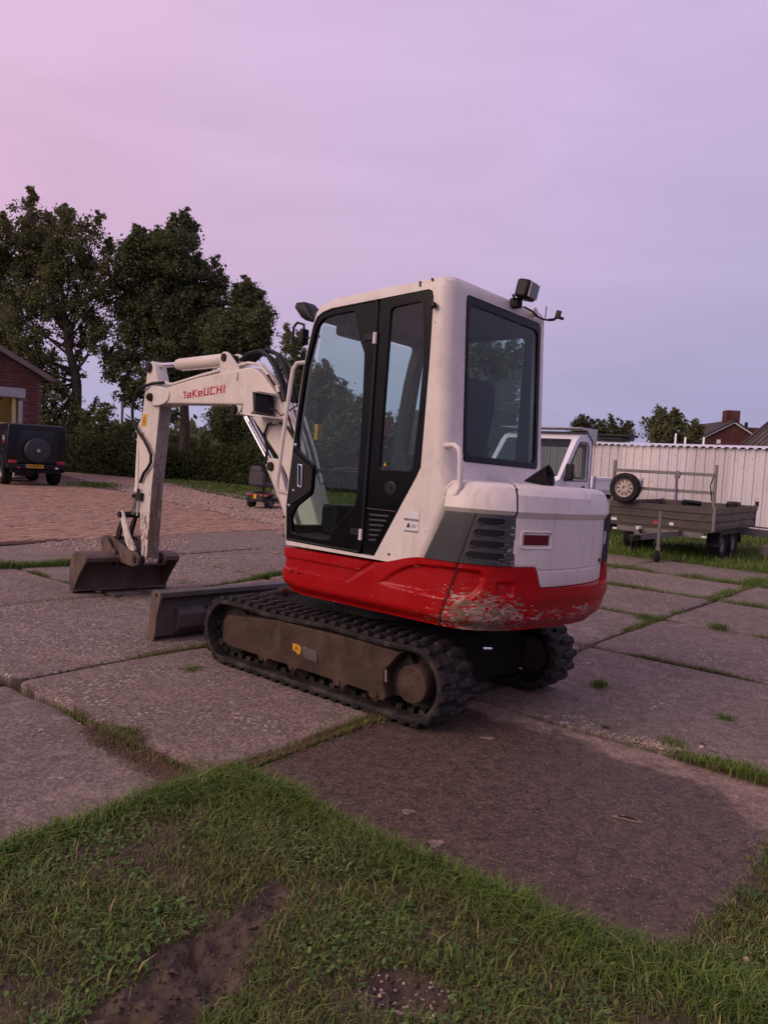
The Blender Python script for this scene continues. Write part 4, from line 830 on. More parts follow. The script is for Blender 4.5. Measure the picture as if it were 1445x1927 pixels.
# outside rails, lamps, mirror, aerial, decals
MB().tube([(.262, .70, 2.03), (.300, .735, 2.02), (.318, .745, 1.98), (.330, .745, 1.90), (.352, .745, 1.70), (.395, .745, 1.28), (.395, .745, 1.235), (.375, .74, 1.21), (.335, .70, 1.20)], .0135, 10).build('grab_rail', MW, EX)
MB().tube([(-.865, .70, 1.545), (-.94, .725, 1.548), (-.972, .728, 1.53), (-.985, .728, 1.50), (-1.0, .728, 1.33), (-.985, .728, 1.295), (-.95, .725, 1.275), (-.90, .705, 1.265)], .0145, 10).build('rear_handrail', MW, EX)
MB().lathe((-.95, .705, 1.30), (-.6, .7, 0), [(.055, 0), (.05, .008), (.02, .014)], 14).build('handrail_foot', MW, EX)
fl = MB(); fl.loft([rr(.24, .33, .57, .67, 2.305, .02, .02), rr(.26, .365, .56, .68, 2.325, .03, .03), rr(.30, .425, .555, .685, 2.39, .03, .03), rr(.335, .425, .57, .67, 2.42, .02, .02)]); fl.build('front_lamp', MBLACK, EX)
MB().tube([(.21, .64, 2.20), (.32, .66, 2.19), (.34, .66, 2.28), (.40, .66, 2.295), (.43, .66, 2.27), (.435, .66, 2.17)], .0085).build('mirror_bracket', MBLACK, EX); MB().box((.33, .66, 2.20), (.035, .06, .10)).build('mirror', MBLACK, EX, bevel=.01)
lamp = MB(); rt = Matrix.Rotation(R(-12), 3, 'Y') @ Matrix.Rotation(R(8), 3, 'Z')
lamp.box((-.90, .055, 2.512), (.085, .150, .110), rt); lo = lamp.build('rear_lamp', MBLACK, EX, bevel=.018); MB().box((-.945, .048, 2.504), (.008, .122, .084), rt).build('lamp_lens', pmat('lamp_lens', (.10, .10, .11), .15), lo)
MB().box((-.85, .08, 2.435), (.05, .06, .05)).tube([(-.855, .11, 2.455), (-.87, .15, 2.465), (-.88, .155, 2.45)], .008).build('lamp_bracket', MDARK, EX)
MB().tube([(-.86, .0, 2.43), (-.87, -.08, 2.42), (-.87, -.16, 2.40), (-.86, -.25, 2.405), (-.86, -.32, 2.415)], .006).build('aerial_cable', MHOSE, EX)
MB().tube([(-.86, -.31, 2.415), (-.87, -.355, 2.425), (-.88, -.37, 2.44)], .009).box((-.885, -.38, 2.46), (.026, .03, .05), rt).bar((-.88, -.365, 2.445), (-.90, -.42, 2.440), .015, .015).build('camera_bracket', MBLACK, EX); MB().cyl((-.84, -.30, 2.42), (-.84, -.30, 2.50), .003, 6).build('aerial', MDARK, EX)
MB().lathe((-.845, -.13, 2.425), (-1, 0, 0), [(.03, 0), (.03, .02), (.012, .022)], 12).build('bracket_boss', MW, EX)
stk = plate('maker_sticker', [rounded([(-.642, 1.172), (-.742, 1.178), (-.742, 1.068), (-.642, 1.060)], .006)], side_fr(.7235), .0015, MSTK, EX)
sfr = lambda x, z, y=.7255: frame((x, y, z), (-1, 0, 0), (0, 0, 1), (0, 1, 0))
text('sticker_lettering', 'VERHOEVEN', .0185, sfr(-.692, 1.128), MINK, stk, .0004); [plate('sticker_small_print', [[(-.695, z_), (-.728, z_), (-.728, z_+.002), (-.695, z_+.002)]], side_fr(.7255), .0006, MINK, stk) for z_ in (1.088, 1.095, 1.102)]
plate('sticker_emblem', [[(-.664, 1.085), (-.684, 1.085), (-.684, 1.095), (-.678, 1.11), (-.671, 1.11), (-.668, 1.097), (-.664, 1.095)]], side_fr(.7255), .0006, MINK, stk)
for k in range(9): plate('sticker_hatch', [[(-.646-k*.011, 1.062), (-.651-k*.011, 1.062), (-.656-k*.011, 1.070), (-.651-k*.011, 1.070)]], side_fr(.7255), .0006, MINK, stk)

# ---------------- undercarriage
def track_path(n):
    P = []
    cf, rf = (.812, .232), .208; cr, rr_ = (-.797, .238), .208
    for a in np.linspace(-90, 90, 26): P.append((cf[0]+rf*math.cos(R(a)), cf[1]+rf*math.sin(R(a))))
    for x in np.linspace(.74, -.74, 34)[1:-1]: sag = .018*math.exp(-((x-.42)/.22)**2)+.005*math.sin(x*9); P.append((x, .443-sag))
    for a in np.linspace(90, 270, 26): P.append((cr[0]+rr_*math.cos(R(a)), cr[1]+rr_*math.sin(R(a))))
    P = np.array(P+[P[0]]); d = np.r_[0, np.cumsum(np.linalg.norm(np.diff(P, axis=0), axis=1))]; s = np.linspace(0, d[-1], n, endpoint=False)
    Q = np.stack([np.interp(s, d, P[:, k]) for k in (0, 1)], -1)
    for _ in range(3): Q = (np.roll(Q, 1, 0)+2*Q+np.roll(Q, -1, 0))/4
    t = np.roll(Q, -1, 0)-np.roll(Q, 1, 0); t /= np.linalg.norm(t, axis=1)[:, None]; return Q, t, np.stack([t[:, 1], -t[:, 0]], -1)
NT = 52
TQ, TT, TNN = track_path(NT*4)
# tread lug: a tapered block with a hooked outer end
lg = MB(); w_ = .150
for k in (0,):
    base = [(-.030, 0), (.026, 0), (.034, .06), (.012, w_), (-.026, w_), (-.034, .05)]; top = [(-.012, .008), (.014, .010), (.020, .058), (.002, w_-.004), (-.012, w_-.004), (-.018, .05)]
    lg.loft([[(x, y, 0) for x, y in base], [(x*.92, y, .012) for x, y in base], [(x, y, .027) for x, y in top]])
lug_me = lg.mesh('tread_lug'); bm = bmesh.new(); bm.from_mesh(lug_me); bmesh.ops.recalc_face_normals(bm, faces=bm.faces); bm.to_mesh(lug_me); bm.free(); lug_me.materials.append(MRUB)
for sgn in (1, -1):
    yo, yi = sgn*.765, sgn*.465; yc = (yo+yi)/2
    mb = MB(); rings = []
    for q, nr in zip(TQ, TNN):
        rings.append([(q[0]+nr[0]*o_, y, q[1]+nr[1]*o_) for y, o_ in ((yc-.150, -.004), (yc-.146, .004), (yc+.146, .004), (yc+.150, -.004), (yc+.150, -.022), (yc+.145, -.028), (yc-.145, -.028), (yc-.150, -.022))])
    rings.append(rings[0]); mb.loft(rings, False); trk = mb.build('rubber_track', MRUB, EX, 40)
    tag(trk, 'near rubber track with worn lugs' if sgn > 0 else 'far rubber track in shadow under the tail')
    for k in range(NT):
        for h_ in (0, 1):
            i = (k*4+h_*2) % (NT*4); q, t, nr = TQ[i], TT[i], TNN[i]
            yd = 1 if h_ == 0 else -1
            X3 = Vector((t[0], 0, t[1]))*yd; Z3 = Vector((nr[0], 0, nr[1])); Y3 = Z3.cross(X3)
            ln = Vector((q[0]+nr[0]*.002, yc+(.148 if Y3.y < 0 else -.148), q[1]+nr[1]*.002))
            o = bpy.data.objects.new('tread_lug', lug_me); COL.objects.link(o); o.parent = trk; o.matrix_local = frame(ln, X3, Y3, Z3)
    gh = MB()
    for k in range(NT):
        i = (k*4) % (NT*4); q, t, nr = TQ[i], TT[i], TNN[i]; X3 = Vector((t[0], 0, t[1])); Z3 = Vector((-nr[0], 0, -nr[1])); Y3 = Z3.cross(X3); m3 = Matrix((X3, Y3, Z3)).transposed()
        for dy in (-.05, .05): gh.box((q[0]-nr[0]*.040, yc+dy, q[1]-nr[1]*.040), (.042, .032, .030), m3)
    o = gh.build('guide_horns', MRUB, trk, 0); o['kind'] = 'stuff'
    # frame
    FR = [(.775, .345), (.815, .30), (.812, .16), (.73, .142), (.45, .140), (.43, .118), (.37, .110), (.345, .138), (.17, .138), (.155, .116), (.10, .112), (.075, .136), (-.22, .134), (-.24, .104), (-.32, .104), (-.345, .134), (-.50, .130), (-.52, .100), (-.62, .104), (-.640, .13), (-.612, .21), (-.612, .275), (-.715, .395), (-.40, .405), (.30, .395)]
    tf = plate('track_frame', [FR], side_fr(yc+sgn*.052), .20, MRUST, EX, .008); tag(tf, 'rusty brown track frame')
    plate('frame_end', [rounded([(-.612, .275), (-.612, .21), (-.64, .13), (-.72, .14), (-.78, .30), (-.715, .395)], .005)], side_fr(yc+sgn*.0), .16, MDARK, tf, .004)
    if sgn > 0:
        plate('inspection_cover', [rounded([(.035, .286), (-.09, .275), (-.10, .205), (.025, .215)], .018)], side_fr(yc+.155), .008, MBLADE, tf, .003)
        plate('yellow_label', [[(.128, .285), (.07, .284), (.052, .27), (.055, .232), (.075, .222), (.10, .238), (.125, .243)]], side_fr(yc+.1535), .0015, MYEL, tf)
        text('label_lettering', 'A', .036, frame((.092, yc+.1545, .258), (-1, 0, 0), (0, 0, 1), (0, 1, 0)), MINK, tf, .0006)
        for bx in (.40, .125, -.28, -.57): MB().lathe((bx, yc+.15, .128), (0, 1, 0), [(.014, 0), (.014, .012), (.008, .014)], 6).build('bolt', MRUST, tf)
        plate('slot', [rounded([(-.620, .285), (-.632, .285), (-.640, .215), (-.628, .215)], .006)], side_fr(yc+.153), .002, pmat('slot_light', (.20, .17, .16), .8), tf)
    for bx in (.40, .125, -.28, -.57): MB().lathe((bx, yc-.07, .105), (0, 1, 0), [(.045, 0), (.06, .01), (.06, .04), (.04, .05), (.04, .09), (.06, .10), (.06, .13), (.045, .14)], 16).build('track_roller', MDARK, EX)
    MB().lathe((0.02, yc-.06, .365), (0, 1, 0), [(.03, 0), (.045, .01), (.045, .15), (.03, .16)], 14).build('carrier_roller', MDARK, EX)
    idl = MB().lathe((.812, yc-.06, .232), (0, 1, 0), [(.10, 0), (.165, .01), (.165, .04), (.182, .045), (.182, .075), (.165, .08), (.165, .11), (.10, .12)], 32).build('idler', MDARK, EX)
    sp = MB(); n = 15; cs = (-.797, .238)
    tooth = []
    for k in range(n*4): a = 2*math.pi*k/(n*4); r = (.175, .175, .150, .150)[k % 4]; tooth.append((cs[0]+r*math.cos(a), cs[1]+r*math.sin(a)))
    spk = plate('sprocket', [tooth], side_fr(yc), .04, MDARK, EX, .003)
    yh = sgn*.775
    MB().lathe((cs[0]-.015, yc-sgn*.08, cs[1]+.004), (0, sgn, 0), [(.118, 0), (.118, .10), (.104, .115), (.104, .225), (.100, .236), (.094, .238), (.093, .235), (.086, .235), (.02, .237), (0, .237)], 36).build('hub_cap', MRUST, spk)
    if sgn > 0:
        for a in (35, 215): MB().lathe((cs[0]-.015+.068*math.cos(R(a+90)), yc+.155, cs[1]+.004+.068*math.sin(R(a+90))), (0, 1, 0), [(.014, 0), (.014, .004), (.008, .005), (.006, .003)], 6).build('drain_plug', MRUST, spk)
        MB().lathe((cs[0]-.015, yc+.156, cs[1]+.004), (0, 1, 0), [(.011, 0), (.011, .003), (.006, .004)], 8).build('drain_plug', MRUST, spk)
MB().box((-.02, 0, .33), (.95, .95, .16)).bar((.4, .45, .28), (.25, .62, .26), .3, .14).bar((-.45, .45, .28), (-.45, .62, .26), .3, .14).build('car_body', MDARK, EX, bevel=.02)
MB().box((-.05, 0, .30), (1.5, .90, .34)).build('underside_shade_box', pmat('underside_shade_black', (.007, .006, .005), .9, var=.3), EX, bevel=.04)  # added near-black box: closes light gaps and stands in for the shade underneath
MB().cyl((-.82, .10, .36), (-.82, .0, .345), .012, 8).build('hose_fitting', MCHR, EX)

# dozer blade
BP = [(1.545, .335), (1.55, .372), (1.60, .385), (1.648, .372), (1.655, .335), (1.636, .25), (1.632, .18), (1.650, .08), (1.690, .012), (1.650, .004), (1.610, .035), (1.598, .15), (1.606, .25), (1.622, .325), (1.59, .33)]
bl = MB().prism(BP, lambda u, v, t: (u, t, v), -.770, .770).build('dozer_blade', MBLADE, EX, 40, .004); tag(bl, 'dark steel dozer blade resting on the concrete')
for yy in (.775, -.775):
    plate('end_plate', [rounded([(1.535, .335), (1.545, .378), (1.60, .392), (1.655, .378), (1.66, .25), (1.668, .12), (1.705, .010), (1.60, .004), (1.585, .05), (1.572, .20)], .008), rounded([(1.575, .335), (1.60, .335), (1.60, .365), (1.575, .365)], .01)], side_fr(yy), .018, MBUCK, bl, .003)
MB().prism([(1.60, .045), (1.595, .15), (1.603, .25), (1.545, .20), (1.55, .10)], lambda u, v, t: (u, t, v), -.60, .60).build('blade_brace', MBLADE, bl, bevel=.004)
for yy in (.30, -.30): MB().bar((1.59, yy, .17), (.55, yy*1.05, .30), .09, .13).build('blade_arm', MDARK, EX, bevel=.01)
MB().cyl((1.58, 0, .26), (1.05, 0, .42), .022).build('blade_ram', MDARK, EX); MB().cyl((1.1, 0, .405), (.6, 0, .50), .042).build('blade_ram_barrel', MDARK, EX)
MB().cyl((.62, .40, .50), (.75, .33, .47), .028).build('hose_coupling', MCHR, EX); MB().tube([(.70, .36, .48), (.8, .3, .44), (1.0, .24, .38)], .016).build('blade_hose', MHOSE, EX)
MB().box((.36, .05, .72), (.30, .5, .22)).build('front_frame', MDARK, EX, bevel=.02)

# ---------------- boom, arm, bucket: planar linkage in a vertical plane swung 6 degrees to the right
bt = R(-6); BD = np.array([math.cos(bt), math.sin(bt), 0]); BN = np.array([-math.sin(bt), math.cos(bt), 0]); BPV = np.array([.75, .12, 0])
def bfr(off): return frame(BPV+BN*off, BD, (0, 0, 1), -BN)
def bp(s, z, off=0.): return tuple(BPV+BD*s+BN*off+np.array([0, 0, z]))
bfn = lambda u, v, t: bp(u, v, t)
BOOM = [(2.395, 1.985), (2.395, 1.905), (2.34, 1.862), (2.256, 1.856), (2.125, 1.852), (2.09, 1.868), (2.031, 1.866), (.80, 1.838), (.74, 1.815), (.69, 1.775), (.655, 1.728), (.29, 1.441), (.169, 1.308), (-.10, .88), (-.17, .82), (-.25, .84), (-.27, .93), (-.20, 1.05), (-.02, 1.36), (.168, 1.669), (.245, 1.794), (.35, 1.90), (.461, 1.989), (.56, 2.062), (.656, 2.110), (.715, 2.128), (.80, 2.131), (1.492, 2.082), (1.98, 2.026), (2.06, 2.010), (2.14, 2.016), (2.212, 2.030), (2.34, 2.030)]
boom = plate('boom', [BOOM], bfr(0), .17, MWD, EX, .014); tag(boom, 'white bent boom with red lettering')
for o_ in (.088, -.088): plate('nose_plate', [rounded([(2.40, 2.00), (2.40, 1.89), (2.32, 1.85), (2.16, 1.85), (2.06, 1.87), (2.00, 1.90), (1.99, 1.96), (2.04, 2.005), (2.2, 2.03), (2.33, 2.035)], .04)], bfr(o_), .02, MW, boom, .005)
MB().cyl(bp(2.33, 1.928, .125), bp(2.33, 1.928, -.125), .038, 16).cyl(bp(2.33, 1.928, .14), bp(2.33, 1.928, .12), .022, 8).build('arm_pin', MDARK, boom)
# lettering, drawn with strokes
def stroke_text(fr_fn, w, h, th_, letters, mat, name, parent):
    me_all = []
    cu = bpy.data.curves.new('t', 'CURVE'); mb = MB(); x = 0
    for L, adv in letters:
        for pl in L:
            for i in range(len(pl)-1):
                p = np.array(pl[i], float)*[1, 1]; q = np.array(pl[i+1], float); d = norm(q-p); nn = np.array([-d[1], d[0]])*th_/2; p2 = p-d*th_/2; q2 = q+d*th_/2
                mb.add([fr_fn(x+c[0], c[1]) for c in (p2+nn, p2-nn, q2-nn, q2+nn)], [(0, 1, 2, 3)])
        x += adv
    return mb.build(name, mat, parent, 0)
def U_(*pts): return [(a, b) for a, b in pts]
LET = {'T': ([U_((.12, .06), (.12, .94)), U_((-.08, .94), (.12, .94))], .42), 'A': ([U_((.05, .66), (.5, .66), (.5, .05), (.05, .05), (.05, .36), (.5, .36))], .80), 'K': ([U_((.05, .05), (.05, .95)), U_((.5, .95), (.12, .5), (.52, .05))], .80), 'E': ([U_((.5, .05), (.05, .05), (.05, .66), (.5, .66), (.5, .36), (.05, .36))], .80), 'U': ([U_((.05, .95), (.05, .05), (.55, .05), (.55, .95))], .86), 'C': ([U_((.55, .95), (.05, .95), (.05, .05), (.55, .05))], .86), 'H': ([U_((.05, .05), (.05, .95)), U_((.55, .05), (.55, .95)), U_((.05, .5), (.55, .5))], .86), 'I': ([U_((.08, .05), (.08, .95))], .2)}
LS = [LET[c] for c in 'TAKEUCHI']; tot = sum(a for _, a in LS)-.1
p_tl, p_tr, p_br, p_bl = np.array([1.735, 1.966]), np.array([1.085, 2.003]), np.array([1.085, 1.940]), np.array([1.735, 1.905])
def lettering(x, y):
    u = x/tot; q = (p_bl*(1-u)+p_br*u)*(1-y)+(p_tl*(1-u)+p_tr*u)*y; return bp(q[0], q[1], .0862)
stroke_text(lettering, 1, 1, .19, LS, MLOGO, 'maker_lettering', boom)
# pipes along the boom, hoses over the bend
for o_ in (.06, .03):
    MB().tube([bp(s, z, o_) for s, z in ((2.36, 2.06), (2.2, 2.075), (2.12, 2.05), (2.0, 2.045), (1.5, 2.105), (1.05, 2.148), (.80, 2.172), (.64, 2.150), (.46, 2.03), (.26, 1.84), (.10, 1.60), (-.08, 1.25))], .012, 8).build('pipe', MW, boom)
for k, o_ in enumerate((.075, .045, .015, -.015, -.045, -.075)):
    MB().tube([bp(s, z, o_) for s, z in ((.50, 2.06), (.34, 1.93), (.20, 1.745), (.05, 1.50), (-.10, 1.2))], .0095, 6).build('pipe', MW if k % 2 else MDARK, boom)
    for (s, z) in ((.36, 1.955), (.25, 1.825)): MB().cyl(bp(s+.012, z+.02, o_), bp(s-.02, z-.032, o_), .0145, 8).build('hose_fitting', MCHR if k % 2 else MWD, boom)
for o_, hh in ((.055, .03), (-.02, .06), (-.06, .05), (.02, .02)):
    MB().tube([bp(s, z+hh*math.sin(i/7*math.pi), o_) for i, (s, z) in enumerate(((.92, 2.20), (.80, 2.235), (.66, 2.235), (.54, 2.18), (.44, 2.09), (.36, 1.99), (.30, 1.90), (.26, 1.83)))], .0165, 8).build('hose', MHOSE, boom)
MB().tube([bp(.42, 1.50, .09), bp(.46, 1.60, .10), bp(.40, 1.68, .11), bp(.28, 1.70, .11), bp(.16, 1.66, .105), bp(.08, 1.58, .10)], .011, 8).build('hose', MHOSE, boom); MB().tube([bp(.42, 1.50, .09), bp(.43, 1.38, .09)], .011).build('hose', MHOSE, boom)
MB().tube([bp(.90, 2.10, .0895), bp(.898, 2.05, .092), bp(.905, 2.035, .094)], .007, 6).build('hook', MWD, boom)
# work lamp in its white guard
wl = MB(); wl.prism([(.52, 1.755), (.50, 1.88), (.40, 1.905), (.372, 1.765), (.43, 1.73)], bfn, .10, .272).prism([(.53, 1.74), (.535, 1.752), (.30, 1.735), (.24, 1.722), (.245, 1.710)], bfn, .095, .28); wlo = wl.build('work_lamp', MW, boom, bevel=.004)
wm = MB(); wm.loft([[bp(s, z, o_) for s, z, o_ in q] for q in ([(.40, 1.895, .105), (.40, 1.895, .268), (.372, 1.765, .268), (.372, 1.765, .105)], [(.365, 1.900, .10), (.365, 1.900, .272), (.340, 1.755, .272), (.340, 1.755, .10)])]); wm.build('lamp_housing', MBLACK, wlo, bevel=.01)
MB().prism([(.41, 1.906), (.33, 1.902), (.33, 1.908), (.405, 1.913)], bfn, .095, .275).build('lamp_hood', MW, wlo)
MB().tube([bp(.27, 1.79, .2), bp(.22, 1.78, .18), bp(.20, 1.74, .14), bp(.12, 1.80, .1), bp(.05, 1.83, .095)], .006, 6).build('lamp_cable', MHOSE, wlo); MB().cyl(bp(.27, 1.70, .09), bp(.27, 1.70, .16), .02, 10).build('lamp_mount', MWD, wlo)
# arm cylinder on top of the boom
for o_ in (.06, -.06): plate('cylinder_bracket', [rounded([(1.20, 2.10), (1.21, 2.25), (1.17, 2.285), (1.10, 2.275), (1.0, 2.20), (.90, 2.125)], .03)], bfr(o_), .022, MWD, boom, .004)
MB().cyl(bp(1.14, 2.232, .085), bp(1.14, 2.232, -.085), .033, 14).build('cylinder_pin', MDARK, boom)
ac = MB(); ac.cyl(bp(1.14, 2.230), bp(1.24, 2.231), .04).lathe(bp(1.20, 2.231), BD, [(.052, 0), (.052, .80), (.046, .81), (.046, .83), (.02, .835)], 20).tube([bp(1.22, 2.178), bp(1.6, 2.176), bp(1.95, 2.178), bp(1.99, 2.20)], .010).build('arm_cylinder', MWD, EX)
acy = EX.children[-1]; MB().cyl(bp(2.0, 2.232), bp(2.50, 2.243), .0235).build('rod', MCHR, acy); MB().lathe(bp(2.50, 2.243, .05), -BN, [(.045, 0), (.045, .1)], 14).build('rod_eye', MDARK, acy)
# boom cylinder under the boom
MB().cyl(bp(.93, 1.80, .10), bp(.93, 1.80, -.10), .038, 14).build('cylinder_pin', MDARK, boom)
plate('cylinder_lug', [rounded([(1.02, 1.85), (.98, 1.77), (.92, 1.755), (.86, 1.78), (.82, 1.84)], .03)], bfr(.0), .14, MWD, boom, .006)
bc = MB(); bc.lathe(bp(.44, 1.36), np.array(bp(-.20, .55))-np.array(bp(.44, 1.36)), [(.03, -.05), (.055, -.04), (.06, 0), (.056, .05), (.056, .8)], 18); bcy = bc.build('boom_cylinder', MWD, EX)
MB().cyl(bp(.46, 1.38), bp(.90, 1.79), .0285).build('rod', MCHR, bcy)
for dd_ in (.055,): MB().cyl(bp(.40, 1.36, dd_), bp(.80, 1.735, dd_), .011).build('pipe', MCHR, bcy)
plate('cylinder_head', [rounded([(.44, 1.405), (.385, 1.43), (.29, 1.425), (.10, 1.08), (.0, .95), (.08, .92), (.235, 1.165), (.285, 1.23)], .025)], bfr(.075), .02, MWD, bcy, .005); MB().cyl(bp(.36, 1.365, .07), bp(.36, 1.365, .105), .034, 12).build('cylinder_bolt', MDARK, bcy)
plate('swing_post', [rounded([(-.40, .60), (-.12, .60), (-.08, .68), (-.10, .93), (-.27, .98), (-.42, .8)], .04)], bfr(0), .26, MWD, EX, .02)
# arm
ARM = [(2.425, 2.275), (2.475, 2.262), (2.508, 2.19), (2.53, 2.0), (2.556, 1.756), (2.62, 1.69), (2.685, 1.62), (2.700, 1.575), (2.675, 1.53), (2.60, 1.49), (2.575, 1.40), (2.562, 1.2), (2.540, 1.074), (2.50, .85), (2.478, .752), (2.43, .55), (2.42, .44), (2.40, .37), (2.35, .345), (2.310, .37), (2.305, .42), (2.30, .60), (2.290, 1.086), (2.235, 1.70), (2.225, 1.849), (2.235, 1.97), (2.30, 2.10), (2.385, 2.25)]
arm = plate('dipper_arm', [ARM], bfr(0), .125, MWD, EX, .007); tag(arm, 'white dipper arm scraped to bare rusty metal towards the tip')
aft = [(2.2330, 1.70), (2.2225, 1.845)]
ft = MB(); ft.grid([[tuple(np.array(bp(s, z, o_))) for o_ in (.056, .02, -.02, -.056)] for s, z in ((2.2215, 1.84), (2.2312, 1.70), (2.2862, 1.086), (2.2962, .60), (2.3012, .42))]); ft.build('worn_face', MWOOD, arm, 0)
for o_ in (.072, -.072): MB().lathe(bp(2.455, 2.215, o_), -BN*np.sign(-o_), [(.048, 0), (.048, .016), (.03, .02)], 16).build('pin_boss', MDARK, arm)
plate('warning_sign', [[(2.545, 1.775), (2.455, 1.775), (2.465, 1.66), (2.555, 1.66)]], bfr(.0645), .0012, MYEL, arm); plate('warning_symbol', [[(2.530, 1.695), (2.475, 1.695), (2.503, 1.755)], [(2.521, 1.701), (2.484, 1.701), (2.503, 1.742)]], bfr(.0655), .001, MINK, arm); plate('warning_label', [[(2.545, 1.60), (2.495, 1.60), (2.50, 1.53), (2.55, 1.53)]], bfr(.0645), .0012, MYEL, arm)
MB().tube([bp(s, z, o_) for s, z, o_ in ((2.12, 2.06, .09), (2.311, 2.055, .10), (2.512, 2.032, .10), (2.62, 1.98, .10), (2.675, 1.90, .10), (2.696, 1.819, .10), (2.685, 1.75, .10), (2.657, 1.69, .10), (2.522, 1.589, .10), (2.42, 1.53, .10), (2.33, 1.46, .10), (2.271, 1.394, .095), (2.272, 1.32, .09), (2.339, 1.257, .088), (2.409, 1.214, .086), (2.47, 1.12, .086))], .0145, 10).build('hose', MHOSE, arm)
MB().box(bp(2.46, .985, .085), (.07, .03, .075)).cyl(bp(2.49, 1.06, .088), bp(2.49, .96, .088), .014).box(bp(2.52, .97, .085), (.04, .025, .05)).build('valve_block', MDARK, arm, bevel=.004); MB().tube([bp(2.50, .94, .085), bp(2.50, .86, .08), bp(2.52, .80, .075)], .010).build('pipe', MWD, arm)
bk = MB(); bk.cyl(bp(2.675, 1.57, .085), bp(2.675, 1.57, -.085), .036, 14).build('cylinder_pin', MDARK, arm)
bcl = MB().lathe(bp(2.672, 1.55), np.array(bp(2.66, .98))-np.array(bp(2.672, 1.55)), [(.03, -.03), (.042, .04), (.042, .48), (.048, .49), (.048, .53), (.03, .54)], 16).tube([bp(2.63, 1.46, .04), bp(2.61, 1.3, .045), bp(2.60, 1.12, .04), bp(2.615, 1.03, .03)], .011).build('bucket_cylinder', MWD, EX)
MB().cyl(bp(2.66, 1.02), bp(2.78, .80), .022).build('rod', MCHR, bcl); MB().cyl(bp(2.655, 1.0, .05), bp(2.655, .96, .05), .022, 10).build('gland', MDARK, bcl)
MB().cyl(bp(2.80, .785, .13), bp(2.80, .785, -.13), .030, 12).build('link_pin', MDARK, EX)
for o_ in (.098, -.098):
    plate('guide_link', [rounded([(2.835, .80), (2.79, .83), (2.755, .80), (2.60, .60), (2.50, .52), (2.46, .47), (2.49, .44), (2.56, .45), (2.66, .52)], .03)], bfr(o_), .024, MWD, EX, .004)
    plate('bucket_link', [rounded([(2.83, .80), (2.78, .80), (2.86, .62), (2.90, .50), (2.98, .50), (2.95, .62)], .02)], bfr(o_*.62), .024, MDARK, EX, .004)
    plate('coupler_plate', [rounded([(2.30, .42), (2.36, .46), (2.56, .47), (2.80, .53), (2.98, .565), (3.055, .535), (3.05, .49), (2.96, .47), (2.90, .40), (2.84, .28), (2.78, .265), (2.75, .30), (2.76, .36), (2.66, .33), (2.55, .325), (2.40, .32), (2.31, .35)], .02)], bfr(o_*1.35), .03, MBUCK, EX, .005)
for s_, z_, r_ in ((2.36, .395, .034), (2.97, .52, .03), (2.80, .31, .03)): MB().cyl(bp(s_, z_, .155), bp(s_, z_, -.155), r_, 14).build('coupler_pin', MDARK, EX)
MB().prism([(2.45, .45), (2.80, .52), (2.93, .53), (2.85, .40), (2.60, .34), (2.45, .34)], bfn, -.10, .10).build('coupler_body', MDARK, EX, bevel=.01)
# ditching bucket
OUT = [(2.672, .335), (2.668, .375), (2.70, .398), (2.78, .412), (2.87, .416), (2.93, .408), (2.99, .37), (3.025, .30), (3.035, .22), (3.028, .12), (3.008, .04), (2.985, .004)]
INN = [(2.965, .006), (2.985, .06), (3.005, .14), (3.010, .22), (3.002, .29), (2.972, .347), (2.92, .383), (2.86, .392), (2.78, .388), (2.715, .372), (2.697, .340)]
bkt = MB().prism(OUT+INN, bfn, -.475, .475).build('bucket', MBUCK, EX, 50, .002); tag(bkt, 'wide worn steel ditching bucket standing on the concrete')
for o_ in (.478, -.478): plate('side_plate', [rounded(OUT+[(2.93, .0), (2.88, .10), (2.80, .20), (2.71, .295)], .008)], bfr(o_), .018, MBUCK, bkt, .004)
plate('cutting_edge', [[(-.48, 0), (.48, 0), (.48, .11), (-.48, .11)]], frame(bp(2.99, .008), BN, tuple(np.array(-BD)*.97+np.array([0, 0, .24])), np.cross(BN, np.array(-BD)*.97+np.array([0, 0, .24]))), .02, MBUCK, bkt, .003)
plate('wear_strip', [rounded([(2.90, .40), (2.955, .385), (2.93, .27), (2.90, .28)], .01)], bfr(.4895), .006, MBUCK, bkt, .002)
for o_ in (.12, -.12): plate('bucket_ear', [rounded([(2.70, .40), (2.72, .44), (2.80, .46), (2.92, .56), (3.0, .56), (3.03, .50), (3.0, .38), (2.90, .40)], .02)], bfr(o_*1.5), .024, MBUCK, bkt, .004)
# ================================================================ TREES, HEDGES
def leaf_material(name, dark, light):
    m, t, b = newmat(name); g_ = N('ShaderNodeNewGeometry', t); c = mixc(t, g_.outputs['Random Per Island'], dark, light)
    c = mixc(t, ramp(t, noise(t, .5, 3), .4, .65, 0, .5), c, tuple(x*.75 for x in light)); L_(c, b.inputs['Base Color'], t); b.inputs['Roughness'].default_value = .7; b.inputs['Specular IOR Level'].default_value = .2; b.inputs['Subsurface Weight'].default_value = 0
    tl = N('ShaderNodeBsdfTranslucent', t); L_(c, tl.inputs[0], t); ms = N('ShaderNodeMixShader', t); ms.inputs[0].default_value = .3; o_ = [q for q in t.nodes if q.type == 'OUTPUT_MATERIAL'][0]; L_(b.outputs[0], ms.inputs[1], t); L_(tl.outputs[0], ms.inputs[2], t); L_(ms.outputs[0], o_.inputs[0], t); return m
MLEAF = leaf_material('ash_leaves', (.062, .074, .027), (.175, .182, .078)); MLEAF2 = leaf_material('dark_leaves', (.052, .066, .026), (.145, .160, .068)); MHEDGE = leaf_material('hedge_leaves', (.032, .044, .015), (.085, .102, .036)); MPALE = leaf_material('pale_leaves', (.040, .048, .018), (.11, .115, .055))
